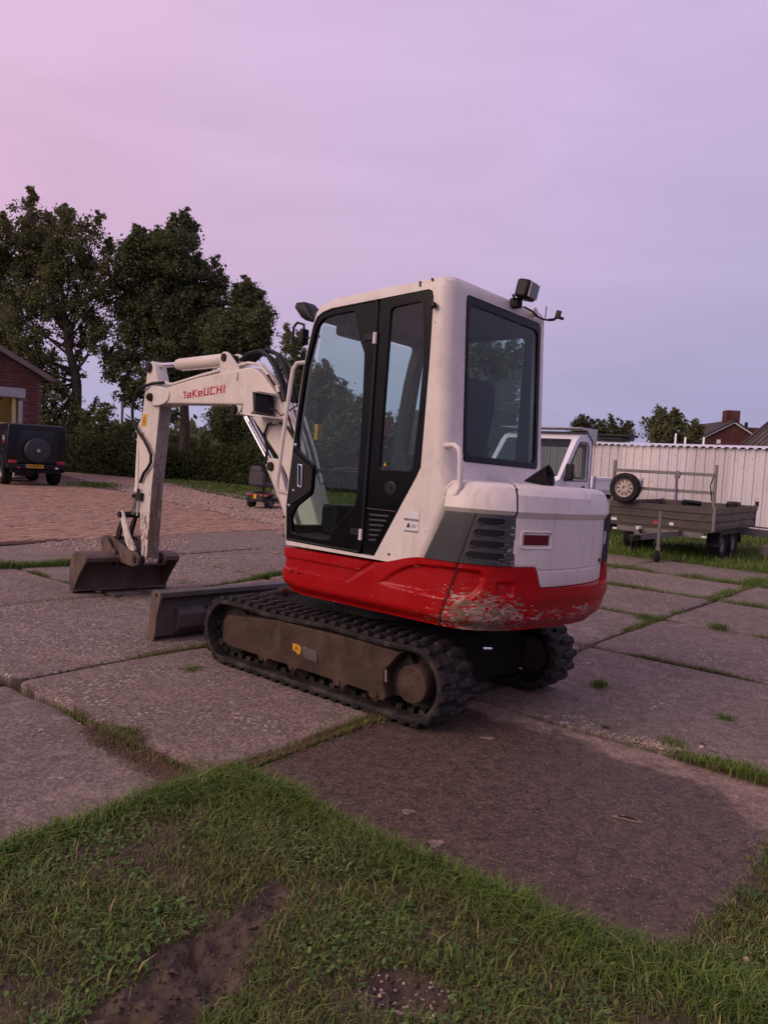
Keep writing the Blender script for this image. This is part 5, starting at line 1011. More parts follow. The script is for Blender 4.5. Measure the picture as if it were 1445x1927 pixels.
MBARK = pmat('bark', (.060, .046, .036), .95, var=.35, vs=6, bmp=.6, bs=18)
def leaves(cent, rad, n, size, rg):
    """n leaf diamonds spread round clump centres"""
    k = rg.integers(0, len(cent), n); p = cent[k]+rg.normal(0, 1, (n, 3))*rad[k][:, None]*np.array([1, 1, .8])
    sz = size*rg.uniform(.55, 1.35, n); u = rg.normal(0, 1, (n, 3)); u[:, 2] -= .5; u /= np.linalg.norm(u, axis=1)[:, None]; w = np.cross(u, rg.normal(0, 1, (n, 3))); w /= np.linalg.norm(w, axis=1)[:, None]
    P = np.stack([p-u*sz[:, None]*.5, p+w*sz[:, None]*.26, p+u*sz[:, None]*.5, p-w*sz[:, None]*.26], 1)
    return P.reshape(-1, 3), np.arange(n*4).reshape(n, 4)
def make_tree(name, label, lobes, base, trunk_r, fork, nclump, nleaf, size, mat, group=None, crown_gap=.0, seed=1, spike=.3, limbs=True):
    rg = np.random.default_rng(seed); root = empty(name, (0, 0, 0)); tag(root, label, 'tree', group)
    L = np.array(lobes); wts = L[:, 3]**2; wts /= wts.sum(); cent, rad = [], []
    for _ in range(nclump):
        l = L[rg.choice(len(L), p=wts)]; d = rg.normal(0, 1, 3); d /= np.linalg.norm(d); r = l[3]*(rg.uniform(.35, 1.0) if rg.uniform() < .75 else rg.uniform(.95, 1.18)); q = l[:3]+d*r*np.array([1, 1, .95])
        cent.append(q); rad.append(rg.uniform(.10, .24)*(1 if l[3] > .7 else .7))
        if rg.uniform() < spike and d[2] > .1:        # shoots that stick up out of the outline
            for j in range(3): cent.append(q+np.array([rg.normal(0, .08), rg.normal(0, .08), .16*(j+1)])); rad.append(.10-.02*j)
    cent = np.array(cent); rad = np.array(rad)
    V_, F_ = leaves(cent, rad, nleaf, size, rg); cr = fast_mesh('crown', V_, F_, mat, root)
    bx, by, bz = base; tb = MB(); top = np.array(fork, float)
    path = [np.array([bx, by, bz-.2])*(1-t)+top*t+np.array([math.sin(t*5+seed)*.08*math.sin(t*math.pi), 0, 0]) for t in np.linspace(0, 1, 6)]
    tb.tube(path, [trunk_r*(1.25 if i == 0 else 1-.38*i/5) for i in range(6)], 10); tb.build('trunk', MBARK, root, 60)
    if limbs:
        zt = max(L[:, 2].max()-1.5, top[2]+.5); ld_ = MB(); ax = np.array([L[:, 0].mean(), L[:, 1].mean(), zt]); ld_.tube([top*(1-t)+ax*t+np.array([.12*math.sin(t*7+seed), .1*math.cos(t*6), 0])*(t > 0) for t in np.linspace(0, 1, 8)], list(np.linspace(trunk_r*.62, .03, 8)), 8); ld_.build('limb', MBARK, root, 60)
        for l in L:
            tgt = l[:3]+np.array([0, 0, l[3]*.3]); mid = (top+tgt)/2+np.array([rg.normal(0, .3), rg.normal(0, .3), -.2+rg.normal(0, .2)]); lb = MB()
            zt = max(L[:, 2].max()-1.5, top[2]+.5); ax = np.array([L[:, 0].mean(), L[:, 1].mean(), zt]); k_ = np.clip((tgt[2]-top[2])/(zt-top[2]+1e-6)*.55-.08, 0, .75); st = top*(1-k_)+ax*k_; mid = (st+tgt)/2+np.array([rg.normal(0, .25), rg.normal(0, .25), -.25+rg.normal(0, .15)])
            r0 = (trunk_r*.16+l[3]*.024)*(1-.5*k_); P = [(1-t)**2*st+2*t*(1-t)*mid+t*t*tgt for t in np.linspace(0, 1, 9)]; lb.tube(P, list(np.linspace(r0, .018, 9)), 6)
            for j in range(5):
                q = P[rg.integers(3, 8)]; e_ = l[:3]+rg.normal(0, .55, 3)*l[3]; lb.tube([q, (q+e_)/2+rg.normal(0, .1, 3), e_], [.03, .02, .008], 5)
            lb.build('limb', MBARK, root, 60)
    return root
TG = 'trees behind the hedge'
T1 = [(-17.51, 39.2, 11.59, 1.37), (-18.94, 38.94, 11.25, 1.37), (-15.8, 37.95, 11.68, 1.26), (-14.58, 38.39, 10.96, .74), (-20.2, 38.92, 10.13, 1.58), (-18.18, 39.2, 9.45, 1.58), (-16.47, 38.05, 9.54, 1.0), (-14.62, 38.6, 9.38, 1.0), (-19.8, 39.12, 7.78, 1.71), (-17.92, 37.36, 7.1, 1.35), (-16.33, 38.47, 6.92, .95), (-14.77, 39.2, 7.27, .92), (-18.85, 39.3, 4.94, 1.45), (-17.0, 37.5, 4.78, 1.05), (-20.49, 39.38, 5.9, 1.58), (-15.44, 38.43, 5.13, .55), (-14.31, 37.49, 6.24, .5), (-19.04, 38.64, 3.62, 1.18), (-17.96, 37.79, 12.62, .79), (-16.92, 39.0, 12.8, .66), (-15.7, 38.9, 10.2, .9), (-15.4, 38.3, 8.2, .75), (-16.9, 38.6, 10.6, 1.0), (-15.9, 38.0, 7.8, .6), (-15.6, 38.8, 6.2, .6), (-18.2, 38.4, 5.8, 1.0), (-16.5, 37.8, 3.5, 1.0), (-16.4, 37.7, 2.3, 1.0), (-17.0, 37.5, 1.3, .9), (-15.9, 37.4, 1.1, .55)]
T1 = [(x, y, z-.35 if z > 9 else z, r) for x, y, z, r in T1]
make_tree('ash_tree', 'tall broad ash tree behind the black off-road car, branches showing through its crown', T1, (-15.56, 38, 0), .36, (-15.45, 38.1, 4.3), 1250, 95000, .165, MLEAF, TG, seed=3)
T2 = [(-10.94, 39.2, 11.95, .84), (-11.0, 37.8, 10.63, 1.18), (-12.18, 38.34, 10.57, 1.05), (-13.09, 38.17, 10.26, .92), (-9.91, 39.2, 9.91, 1.11), (-11.69, 38.93, 8.76, 1.45), (-13.26, 39.2, 8.67, 1.11), (-10.33, 39.2, 8.04, 1.45), (-9.06, 39.12, 8.9, .92), (-12.64, 39.11, 6.86, 1.18), (-11.02, 38.88, 6.16, 1.45), (-9.34, 39.2, 6.78, 1.18), (-13.34, 38.11, 5.25, .84), (-11.72, 38.02, 4.55, 1.11), (-10.15, 38.84, 4.9, 1.05), (-8.45, 38.01, 7.36, .84), (-13.0, 38.57, 3.95, .66), (-11.38, 38.34, 3.25, .79)]
make_tree('maple_tree', 'tall dense dark maple tree rising above the excavator arm', T2, (-10.07, 38.1, 0), .30, (-10.2, 38.3, 4.2), 1450, 108000, .165, MLEAF2, TG, seed=5)
T3 = [(-7.29, 38.24, 8.79, .67), (-6.98, 38.4, 7.91, .87), (-7.58, 37.04, 7.24, .77), (-6.43, 36.52, 7.3, .61), (-6.9, 36.8, 6.51, .72), (-8.05, 36.71, 6.44, .77), (-6.19, 36.73, 6.55, .41)]
make_tree('maple_tree', 'narrow dark tree right of the tall maple, above the boom', T3, (-7.2, 37.4, 0), .16, (-7.2, 37.4, 5.4), 520, 36000, .16, MLEAF2, TG, seed=8)
T4 = [(-7.1, 34.16, 2.76, .82), (-6.15, 33.83, 2.58, .82), (-7.56, 34.66, 2.5, .59), (-6.57, 34.55, 1.62, .82), (-5.64, 34.05, 1.9, .71)]
make_tree('small_tree', 'low dark bushy tree seen under the boom, above the mobility scooter', T4, (-6.54, 34.4, 0), .1, (-6.5, 34.3, 1.3), 380, 26000, .13, MLEAF2, TG, seed=9)
B1 = [(-14.37, 37.31, 2.26, .72), (-14.91, 37.8, 2.87, .51), (-13.95, 37.46, 1.77, .64), (-13.61, 36.96, 2.55, .36)]
make_tree('shrub', 'thin straggly shrub between the ash and the hedge', B1, (-14.3, 37.4, 0), .06, (-14.3, 37.4, .8), 70, 2600, .16, MLEAF, TG, seed=12, spike=.6)
TC1 = [(-3.85, 29.36, 5.27, .46), (-3.66, 30.15, 4.31, .71), (-3.0, 29.85, 3.83, .83), (-2.26, 30.59, 3.45, .87), (-1.6, 29.57, 2.97, .83), (-.86, 29.03, 2.7, .71), (-2.73, 29.98, 2.6, .93), (-1.86, 29.27, 2.02, .83), (-3.57, 30.6, 2.76, .73), (-.01, 30.43, 2.2, .62), (.8, 30.77, 2.4, .58), (1.43, 29.86, 2.3, .62)]
make_tree('small_tree', 'loose green tree behind the cab, its pointed top left of the cab', TC1, (-2.66, 30, 0), .14, (-2.7, 30, 1.6), 620, 40000, .13, MLEAF, TG, seed=14, spike=.6)
TC2 = [(3.43, 30.52, 5.95, .71), (3.9, 31.0, 5.04, .96), (3.2, 31, 4.58, .87), (4.54, 30.04, 4.76, .66), (3.67, 29.61, 3.57, 1.08), (2.86, 29.73, 3.11, .83), (4.51, 30.23, 3.41, .83), (4.15, 30.67, 2.35, 1.04), (4.6, 29.4, 5.4, .42)]
make_tree('small_tree', 'rounded tree seen through the cab rear window', TC2, (3.99, 30.1, 0), .16, (3.9, 30.2, 1.7), 640, 40000, .13, MLEAF, TG, seed=16)
S1 = [(12.06, 48.4, 4.18, .47), (11.75, 48.24, 3.77, .4), (12.52, 48.7, 3.81, .4), (12.1, 48.4, 3.2, .6)]
make_tree('small_tree', 'far round treetop just above the truck canopy, leftmost behind the metal wall', S1, (12.1, 48.4, 0), .12, (12.1, 48.4, 2.4), 110, 4200, .17, MPALE, TG, seed=18)
S2 = [(14.31, 51.0, 4.12, .62), (14.85, 49.5, 3.73, .62), (13.82, 51, 3.61, .48), (15.54, 50.0, 3.84, .36), (14.6, 50.2, 3.0, .7)]
make_tree('small_tree', 'far low treetop behind the metal wall, between two others', S2, (14.5, 50.2, 0), .12, (14.5, 50.2, 2.4), 170, 6500, .17, MPALE, TG, seed=19, spike=.5)
S3 = [(16.64, 46.6, 4.51, .7), (16.2, 46.6, 3.85, .76), (17.15, 46.5, 4.0, .83), (17.81, 45.14, 3.62, .64), (15.91, 45.17, 3.36, .57), (16.56, 45.82, 3.07, .83)]
make_tree('small_tree', 'far pointed tree behind the metal wall, tallest of the three there', S3, (16.7, 46.2, 0), .14, (16.7, 46.2, 2.4), 330, 12000, .17, MLEAF, TG, seed=20, spike=.7)
def hedge(name, label, pts, n, size, mat, seed):
    """pts: (x, y, half-width, height) along the hedge"""
    rg = np.random.default_rng(seed); P = np.array(pts); t = rg.uniform(0, len(P)-1, n); i = np.minimum(t.astype(int), len(P)-2); f = (t-i)[:, None]; q = P[i]*(1-f)+P[i+1]*f
    lump = .75+.5*fbm(q[:, 0], q[:, 1], .9, seed); h = q[:, 3]*lump; off = rg.normal(0, .55, n)*q[:, 2]; zz = rg.uniform(0, 1, n)**.75*h*np.sqrt(np.clip(1-(off/(q[:, 2]*1.7))**2, .05, 1))
    c = np.stack([q[:, 0]+off*.35, q[:, 1]-off, zz], -1); V_, F_ = leaves(c, np.full(n, .09), n*1, size, rg)
    root = empty(name); tag(root, label, 'hedge'); fast_mesh('foliage', V_, F_, mat, root)
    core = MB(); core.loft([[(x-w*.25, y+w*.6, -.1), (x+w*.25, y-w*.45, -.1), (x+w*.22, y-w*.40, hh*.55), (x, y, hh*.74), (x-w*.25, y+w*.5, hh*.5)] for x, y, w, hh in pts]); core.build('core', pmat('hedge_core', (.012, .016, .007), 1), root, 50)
    return root
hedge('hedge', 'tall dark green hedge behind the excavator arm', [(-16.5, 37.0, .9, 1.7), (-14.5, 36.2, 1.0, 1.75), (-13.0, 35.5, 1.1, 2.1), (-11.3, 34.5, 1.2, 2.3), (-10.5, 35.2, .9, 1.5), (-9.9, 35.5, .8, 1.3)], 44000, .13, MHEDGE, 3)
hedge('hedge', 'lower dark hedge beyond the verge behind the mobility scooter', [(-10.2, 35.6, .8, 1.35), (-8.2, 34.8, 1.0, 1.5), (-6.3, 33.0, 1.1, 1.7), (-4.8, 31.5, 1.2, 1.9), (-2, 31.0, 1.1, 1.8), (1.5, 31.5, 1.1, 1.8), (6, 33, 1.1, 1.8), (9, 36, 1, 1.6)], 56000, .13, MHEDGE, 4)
# far low woods on the horizon
n = 9000; rg = np.random.default_rng(2); aa = rg.uniform(-.75, .75, n); rr__ = rg.uniform(150, 190, n); hh = 3.0+4.5*fbm(aa*60, aa*0, 1, 6); c = np.stack([np.sin(aa)*rr__, np.cos(aa)*rr__, rg.uniform(0, 1, n)*hh], -1)
V_, F_ = leaves(c, np.full(n, .8), n*2, 2.2, rg); tag(fast_mesh('far_woods', V_, F_, MLEAF2), kind='stuff')
tag(MB().cyl((-12.12, 35.1, 0), (-12.14, 35.1, 3.2), .06, 10).lathe((-12.14, 35.1, 3.2), (0, 0, 1), [(.07, 0), (.07, .04), (0, .06)], 10).build('post', pmat('weathered_wood', (.16, .13, .12), .9)), 'slim grey pole standing out of the hedge', 'pole')

# ================================================================ BRICK HOUSE (left)
MBRK = brick_material('house_bricks', (.085, .028, .026), (.150, .052, .046)); MMORT = pmat('mortar', (.15, .105, .095), .95, var=.2); MCONC = pmat('lintel_concrete', (.34, .31, .32), .8, var=.12); MROOF = pmat('verge_board', (.17, .135, .115), .8, var=.2, dirt=.4); MTILE = pmat('roof_tiles', (.055, .045, .042), .85, var=.3, vs=6)
wa = R(40); HO = np.array([-12.72, 28.22]); HD = np.array([-math.cos(wa), -math.sin(wa)]); HNn = np.array([math.sin(wa), -math.cos(wa)])
hs = empty('brick_house', mat=frame((HO[0], HO[1], 0), (HD[0], HD[1], 0), (0, 0, 1), (HNn[0], HNn[1], 0)))     # local: x along gable to the left, y up, z towards us
tag(hs, 'dark red brick outbuilding with a lit doorway behind the black off-road car', 'building')
slope = .52; EV = 3.66
def top(x): return EV+slope*x
WIN = (.78, 2.35, .0, 2.86)
wl_ = curve_mesh([[(0, 0), (0, EV), (3.4, top(3.4)), (6.8, EV), (6.8, 0)], [(WIN[0], .02), (WIN[1], .02), (WIN[1], WIN[3]), (WIN[0], WIN[3])]], .3); wl_.transform(Matrix.Translation((0, 0, -.165))); link('wall', wl_, MMORT, hs, 0)
bb = MB().box((0, 0, 0), (.218, .103, .03)).mesh('brick'); bm = bmesh.new(); bm.from_mesh(bb); bmesh.ops.bevel(bm, geom=list(bm.edges), offset=.005, segments=1, affect='EDGES'); bm.to_mesh(bb); bm.free(); bb.materials.append(MBRK); cnt = 0
for r in range(38):
    z = .06+r*.117+.0
    if z < 1.55: continue
    for k in range(-1, 14):
        x = .115+k*.232+(r % 2)*.116
        if x < .1 or x > 2.55 or z > top(x)-.03 or (.47 < x and 2.85 < z < 3.27) or (.56 < x and z <= 2.86): continue
        o = bpy.data.objects.new('brick', bb); COL.objects.link(o); o.parent = hs; o.matrix_local = Matrix.Translation((x+rng.normal(0, .004), z, .0+rng.normal(0, .004))); cnt += 1
print('house bricks', cnt)
MB().box((1.55, 3.06, .0), (1.98, .34, .06)).build('lintel', MCONC, hs, bevel=.01); MB().box((.71, 1.4, .0), (.13, 2.75, .05)).build('door_jamb', MCONC, hs, bevel=.01)
bg_ = MB()
for (xa, xb) in ((-.28, 3.4),): bg_.bar((xa, top(xa)+.13, .10), (xb, top(xb)+.13, .10), .26, .17, (0, 1, 0))
bg_.build('verge_board', MROOF, hs, bevel=.01)
MB().bar((-.30, top(-.30)+.235, -3.0), (3.42, top(3.42)+.235, -3.0), 6.4, .05, (0, 1, 0)).build('roof', MTILE, hs); MB().bar((7.1, top(-.30)+.235, -3.0), (3.38, top(3.42)+.235, -3.0), 6.4, .05, (0, 1, 0)).build('roof', MTILE, hs)
MB().bar((-.34, 3.62, .1), (-.34, 3.62, -5), .12, .10, (0, 1, 0)).build('gutter', MROOF, hs)
MB().box((-.01, 1.83, -3.2), (.04, 3.66, 6)).build('side_wall', MBRK, hs)
# lit room behind the doorway
MROOM = pmat('plaster_wall', (.42, .33, .20), .9); MB().box((1.6, 1.5, -2.2), (3.0, 3.2, .05)).box((.50, 1.5, -1.3), (.06, 3.2, 2.0)).box((1.6, 3.06, -1.3), (3, .05, 2)).build('room_wall', MROOM, hs); MB().box((.74, 1.45, -.55), (.12, 2.9, .5)).build('white_brick_reveal', pmat('painted_reveal', (.50, .42, .34), .85, var=.15, vs=8), hs)
MB().bar((1.1, 2.9, -.9), (1.75, 2.2, -.9), .05, .06).bar((1.3, 2.1, -1.2), (2.0, 2.1, -1.2), .3, .4).build('shelf', MBLACK, hs)
ld = bpy.data.lights.new('room_lamp', 'POINT'); ld.energy = 7; ld.color = (1, .72, .30); ld.shadow_soft_size = .15; lo_ = bpy.data.objects.new('room_lamp', ld); COL.objects.link(lo_); lo_.parent = hs; lo_.location = (1.5, 2.6, -.9)
MB().bar((1.2, 2.72, -.9), (1.9, 2.72, -.9), .06, .05).build('room_lamp_tube', emit_mat('lit_tube', (1, .75, .35), 2), hs)

# ================================================================ OFF-ROAD CAR (left)
MCAR = pmat('dark_blue_paint', (.004, .0045, .008), .3, var=.1, spec=.3, coat=.15); MCARB = pmat('car_black_plastic', (.012, .012, .013), .55); MTYRE = pmat('tyre_rubber', (.016, .015, .015), .8, var=.3, dirt=.3, bmp=.3); MRIM = pmat('wheel_rim', (.12, .11, .11), .45, metal=.6); MTAIL = pmat('tail_lamp', (.35, .02, .03), .2, coat=.5); MCGL = pmat('dark_car_glass', (.008, .008, .010), .08); MPLATE = pmat('number_plate_yellow', (.62, .33, .02), .5, var=.05)
car = empty('off_road_car', (-10.76, 23.65, 0), R(129)); tag(car, 'black boxy off-road car with a covered spare wheel on its rear door', 'car')
def car_wheel(parent, x, y, r, w, name='wheel', out=1):
    wh = MB().lathe((x, y-w/2*out, r), (0, out, 0), [(r*.60, w*.1), (r*.64, 0), (r*.93, 0), (r, w*.15), (r, w*.85), (r*.93, w), (r*.64, w), (r*.60, w*.9), (r*.60, w*.1)], 28, False).build(name, MTYRE, parent)
    MB().lathe((x, y-w/2*out, r), (0, out, 0), [(r*.60, w*.3), (r*.60, w*.88), (r*.5, w*.80), (r*.45, w*.7), (r*.18, w*.84), (0, w*.84)], 24).build('rim', MRIM, wh); return wh
hw = .86
MB().loft([[(x, -hw, z0), (x, hw, z0), (x, hw, 1.16), (x, hw-.035, z1), (x, hw-.09, z1+.05), (x, -hw+.09, z1+.05), (x, -hw+.035, z1), (x, -hw, 1.16)] for x, z0, z1 in ((0, .62, 1.80), (.03, .55, 1.84), (.6, .55, 1.86), (2.6, .55, 1.86), (2.75, .55, 1.80))]).build('body', MCAR, car, 30, .02)
MB().loft([[(x, -hw, .55), (x, hw, .55), (x, hw, z), (x, -hw, z)] for x, z in ((2.7, 1.2), (4.1, 1.14), (4.2, 1.0))]).build('bonnet', MCAR, car, 30, .03)
MB().box((2, 0, .50), (4.0, 1.4, .2)).build('chassis', MCARB, car)
dr = plate('rear_door', [rounded([(-.60, .72), (.60, .72), (.60, 1.78), (-.60, 1.78)], .03)], frame((-.012, 0, 0), (0, 1, 0), (0, 0, 1), (1, 0, 0)), .03, MCAR, car, .008)
plate('rear_pane', [rounded([(-.50, 1.30), (.50, 1.30), (.50, 1.70), (-.50, 1.70)], .03)], frame((-.03, 0, 0), (0, 1, 0), (0, 0, 1), (1, 0, 0)), .006, MCGL, dr); MB().box((-.035, -.46, 1.03), (.03, .07, .05)).build('door_handle', MCARB, dr, bevel=.006)
MB().box((-.03, .05, 1.745), (.04, .16, .03)).build('brake_lamp', MCARB, dr, bevel=.005)
sw_ = MB().lathe((-.02, .03, 1.10), (-1, 0, 0), [(.37, 0), (.375, .02), (.375, .20), (.355, .235), (.20, .25), (0, .252)], 40).build('spare_wheel_cover', pmat('spare_cover', (.020, .019, .022), .42, var=.1), car)
MB().lathe((-.273, .03, 1.10), (-1, 0, 0), [(.052, 0), (.052, .006), (.043, .006), (.043, 0)], 24).build('emblem_ring', MCHR, sw_)
em = MB()
for a in (90, 210, 330): em.add([(-.280, .03+.043*math.cos(R(a)), 1.10+.043*math.sin(R(a))), (-.280, .03+.008*math.cos(R(a+90)), 1.10+.008*math.sin(R(a+90))), (-.280, .03+.008*math.cos(R(a-90)), 1.10+.008*math.sin(R(a-90)))], [(0, 1, 2)])
em.build('emblem_star', MCHR, sw_, 0)
MB().box((-.05, 0, .60), (.16, 1.74, .14)).build('bumper', MCARB, car, bevel=.02)
for sgn in (1, -1): MB().box((-.015, sgn*.70, .735), (.05, .24, .10)).build('tail_lamp', MTAIL, car, bevel=.01); MB().box((-.135, sgn*.55, .57), (.012, .09, .05)).build('fog_lamp', MTAIL if sgn > 0 else MSTK, car)
for sgn in (1, -1):
    car_wheel(car, .82, sgn*.72, .41, .27, out=sgn); car_wheel(car, 3.35, sgn*.72, .41, .27, out=sgn)
    MB().tube([(.82+.50*math.cos(R(a)), sgn*.87, .42+.50*math.sin(R(a))) for a in range(0, 181, 15)], .05, 8).build('wheel_arch', MCARB, car)
    MB().box((1.75, sgn*.868, 1.10), (3.2, .02, .05)).build('side_strip', MCARB, car)
    MB().box((.55, sgn*.850, 1.46), (.72, .02, .44)).build('side_pane', MCGL, car, bevel=.01)
pt = MB().box((-.135, .10, .615), (.012, .52, .11)).build('number_plate', MPLATE, car, bevel=.004); cfr = lambda x, y, z: frame((x, y, z), (0, -1, 0), (0, 0, 1), (-1, 0, 0))
text('plate_lettering', '54-KHR-4', .095, cfr(-.1425, .085, .615), MINK, pt, .003); MB().box((-.143, .335, .615), (.002, .045, .105)).build('plate_band', pmat('plate_blue', (.02, .05, .3), .5), pt)
MB().box((-.10, -.02, .44), (.06, .05, .14)).build('tow_hitch', MCARB, car, bevel=.01); MB().box((.2, .3, .38), (.3, .5, .16)).build('silencer', MDARK, car, bevel=.05)
for k, (w, z) in enumerate(((.20, 1.50), (.26, 1.45), (.24, 1.40), (.26, 1.33))): MB().box((.42, .8625, z), (w, .003, .022 if k < 3 else .05)).build('window_sticker_line', MSTK if k < 3 else MLOGO, car)

# ================================================================ MOBILITY SCOOTER
sco = empty('mobility_scooter', (-3.20, 19.75, 0), R(66)); tag(sco, 'black four-wheeled mobility scooter with a high seat, seen from behind', 'mobility scooter')
MSC = pmat('scooter_black', (.014, .014, .016), .45); MSR = pmat('scooter_red', (.16, .012, .018), .35, coat=.4); MSS = pmat('scooter_seat', (.075, .070, .078), .7, var=.15)
for sgn in (1, -1): car_wheel(sco, 0, sgn*.26, .15, .13, out=sgn); car_wheel(sco, .88, sgn*.26, .15, .12, out=sgn)
MB().loft([[(x, -w, z0), (x, w, z0), (x, w*.9, z1), (x, -w*.9, z1)] for x, w, z0, z1 in ((-.20, .20, .20, .36), (-.12, .25, .16, .42), (.2, .24, .16, .42), (.3, .20, .14, .26), (.75, .20, .14, .24), (.85, .22, .16, .45), (1.05, .16, .2, .50), (1.12, .10, .25, .40))]).build('body', MSC, sco, 40, .01)
for sgn in (1, -1): MB().loft([[(x, sgn*.27-w, z), (x, sgn*.27+w, z), (x, sgn*.27+w, z+.05), (x, sgn*.27-w, z+.05)] for x, w, z in ((-.20, .06, .30), (-.08, .075, .345), (.08, .07, .345), (.18, .05, .30))]).build('mudguard', MSR, sco, 40, .01); MB().box((-.205, sgn*.15, .335), (.02, .10, .05)).build('tail_lamp', MTAIL, sco, bevel=.008)
MB().box((-.225, .02, .30), (.01, .09, .11)).build('rear_plate', MPLATE, sco); MB().bar((-.22, -.22, .18), (-.22, .22, .18), .03, .03).build('rear_bumper', MSC, sco); MB().cyl((.12, 0, .40), (.12, 0, .56), .04).build('seat_post', MSC, sco)
MB().loft([rr(-.10, .38, -.23, .23, .55, .06, .08), rr(-.12, .40, -.24, .24, .60, .06, .08), rr(-.10, .37, -.22, .22, .645, .06, .08)]).build('seat', MSS, sco, 50)
MB().loft([rr(-.20, -.07, -.20, .20, .60, .04, .04), rr(-.23, -.10, -.215, .215, .72, .05, .05), rr(-.26, -.13, -.21, .21, .90, .05, .05), rr(-.26, -.15, -.17, .17, .945, .04, .04)]).build('backrest', MSS, sco, 50); MB().loft([rr(-.275, -.16, -.16, .16, .955, .04, .04), rr(-.285, -.17, -.15, .15, 1.03, .04, .04), rr(-.275, -.19, -.11, .11, 1.075, .03, .03)]).build('headrest', MSS, sco, 50)
for sgn in (1, -1): MB().box((.08, sgn*.28, .80), (.34, .06, .05)).build('armrest', MSC, sco, bevel=.015); MB().bar((-.12, sgn*.27, .60), (-.08, sgn*.28, .80), .04, .04).build('armrest_post', MSC, sco)
MB().tube([(.90, 0, .45), (.78, 0, .75), (.70, 0, .90)], .03).build('tiller', MSC, sco); MB().tube([(.68, -.24, .92), (.72, -.1, .90), (.72, .1, .90), (.68, .24, .92)], .016).build('handlebar', MSC, sco); MB().lathe((.80, -.20, .56), (.3, -.2, .9), [(0, 0), (.05, .015), (.06, .05), (.04, .09), (0, .10)], 14).build('headlamp', MCHR, sco)

# ================================================================ CORRUGATED METAL WALL (right)
def steel(name, col): return pmat(name, col, .45, metal=.0, var=.06, vs=1.2, dirt=.2, dcol=(.25, .22, .21), ds=2.5)
MPAN = [steel('sheet_white', (.64, .575, .57)), steel('sheet_grey', (.52, .47, .48)), steel('sheet_blue_grey', (.58, .54, .57)), steel('sheet_warm', (.67, .585, .56))]; MTRIM = pmat('white_trim', (.72, .72, .76), .4, var=.05)
cw_ = empty('metal_shed', mat=frame((9.5, 19.03, 0), (.7071, -.7071, 0), (-.7071, -.7071, 0), (0, 0, 1))); tag(cw_, 'long white corrugated metal shed wall behind the trailer', 'shed')
# local: x along the wall, y towards the yard, z up
def panel_profile(w, pitch=.25):
    P = []; x = 0
    while x < w-1e-6:
        for dx, dy in ((0, 0), (.085, 0), (.100, -.030), (.128, -.030), (.143, 0), (.185, 0), (.190, -.008), (.200, -.008), (.206, 0)): P.append((x+dx, dy))
        x += pitch
    P.append((w, 0)); return P
x = -7.0
for k in range(14):
    P = panel_profile(1.0); mb = MB(); mb.grid([[(x+px*.998, py+.0015*(k % 2), z) for px, py in P] for z in (.02, 1.1, 2.19)]); o = mb.build('sheet_panel', MPAN[(0, 3, 1, 0, 2, 1, 2, 3, 0, 1, 3, 1, 0, 2)[k]], cw_, 15); x += 1.0
    for q in range(5): MB().lathe((x-.9+q*.2+.03, .004, (1.95, 1.72, 1.9, .9, 1.2)[q]+.05*math.sin(k*3+q)), (0, 1, 0), [(.012, 0), (.010, .006), (0, .007)], 6).build('screw', MDARK, cw_)
MB().box((0, -1.3, 1.08), (13.9, 2.4, 2.15)).build('shed_body', MPAN[1], cw_)
P = []; xx = -7.1
while xx < 7.1:
    for dx, dz in ((0, 0), (.05, 0), (.085, -.035), (.135, -.035), (.17, 0)): P.append((xx+dx, dz))
    xx += .2
rf = MB(); rf.grid([[(px, yy, 2.245+pz+(0.10-yy)*.05) for px, pz in P] for yy in (.10, -1.0, -2.6)]); rf.grid([[(px, .10, 2.245+pz-d) for px, pz in P] for d in (0, .022)]); rf.build('roof_sheet', MTRIM, cw_, 20)
for (px, h_) in ((-3.55, .22), (-3.25, .12), (-2.7, .13)): MB().cyl((px, -2.3, 2.25), (px, -2.3, 2.45+h_), .03, 8).build('vent_pipe', MTRIM, cw_)

# ================================================================ TIPPER TRUCK (behind, right)
MVAN = pmat('van_white', (.68, .67, .72), .3, var=.03, coat=.3); MVGL = glass_mat('van_glass', (.45, .52, .52)); MALU = pmat('aluminium', (.42, .41, .43), .4, metal=.4, var=.1)
vn = empty('flatbed_truck', (3.80, 16.75, 0), R(230.6)); tag(vn, 'white flatbed truck with a mesh headboard, parked behind the excavator', 'truck')
VP = [(1.02, .34), (1.08, .70), (.98, .96), (.80, 1.05), (.05, 1.20), (-.66, 2.08), (-.80, 2.19), (-.95, 2.235), (-1.28, 2.25), (-1.42, 2.19), (-1.45, 2.05), (-1.46, .50), (-.6, .34)]
vb = MB().prism(VP, lambda u, v, t: (u, t, v), -1.95, 0).build('cab', MVAN, None, 0)
ins = [(.20, .80), (.0, 1.14), (-.68, 2.0), (-.85, 2.14), (-1.30, 2.16), (-1.38, 2.05), (-1.40, .80)]
vc = [MB().prism(ins, lambda u, v, t: (u, t, v), -1.88, -.07).build('cutter', None, None, 0), MB().prism(rounded([(-.22, 1.22), (-.78, 1.94), (-.88, 2.02), (-1.20, 2.02), (-1.25, 1.95), (-1.27, 1.20)], .04), lambda u, v, t: (u, t, v), -2.2, .2).build('cutter', None, None, 0),
      MB().prism(rounded([(-1.86, -.5), (-.09, -.5), (-.14, .62), (-1.81, .62)], .06), lambda u, v, t: (.05-.71*((v+.5)/1.12)*.0+(-.36-v*.62)-.78*t*0+t*.78, u, 1.66+v*.78+t*.62), -.25, .25).build('cutter', None, None, 0),
      MB().prism(rounded([(-1.75, 1.25), (-.20, 1.25), (-.20, 1.95), (-1.75, 1.95)], .06), lambda u, v, t: (t, u, v), -1.7, -1.2).build('cutter', None, None, 0)]
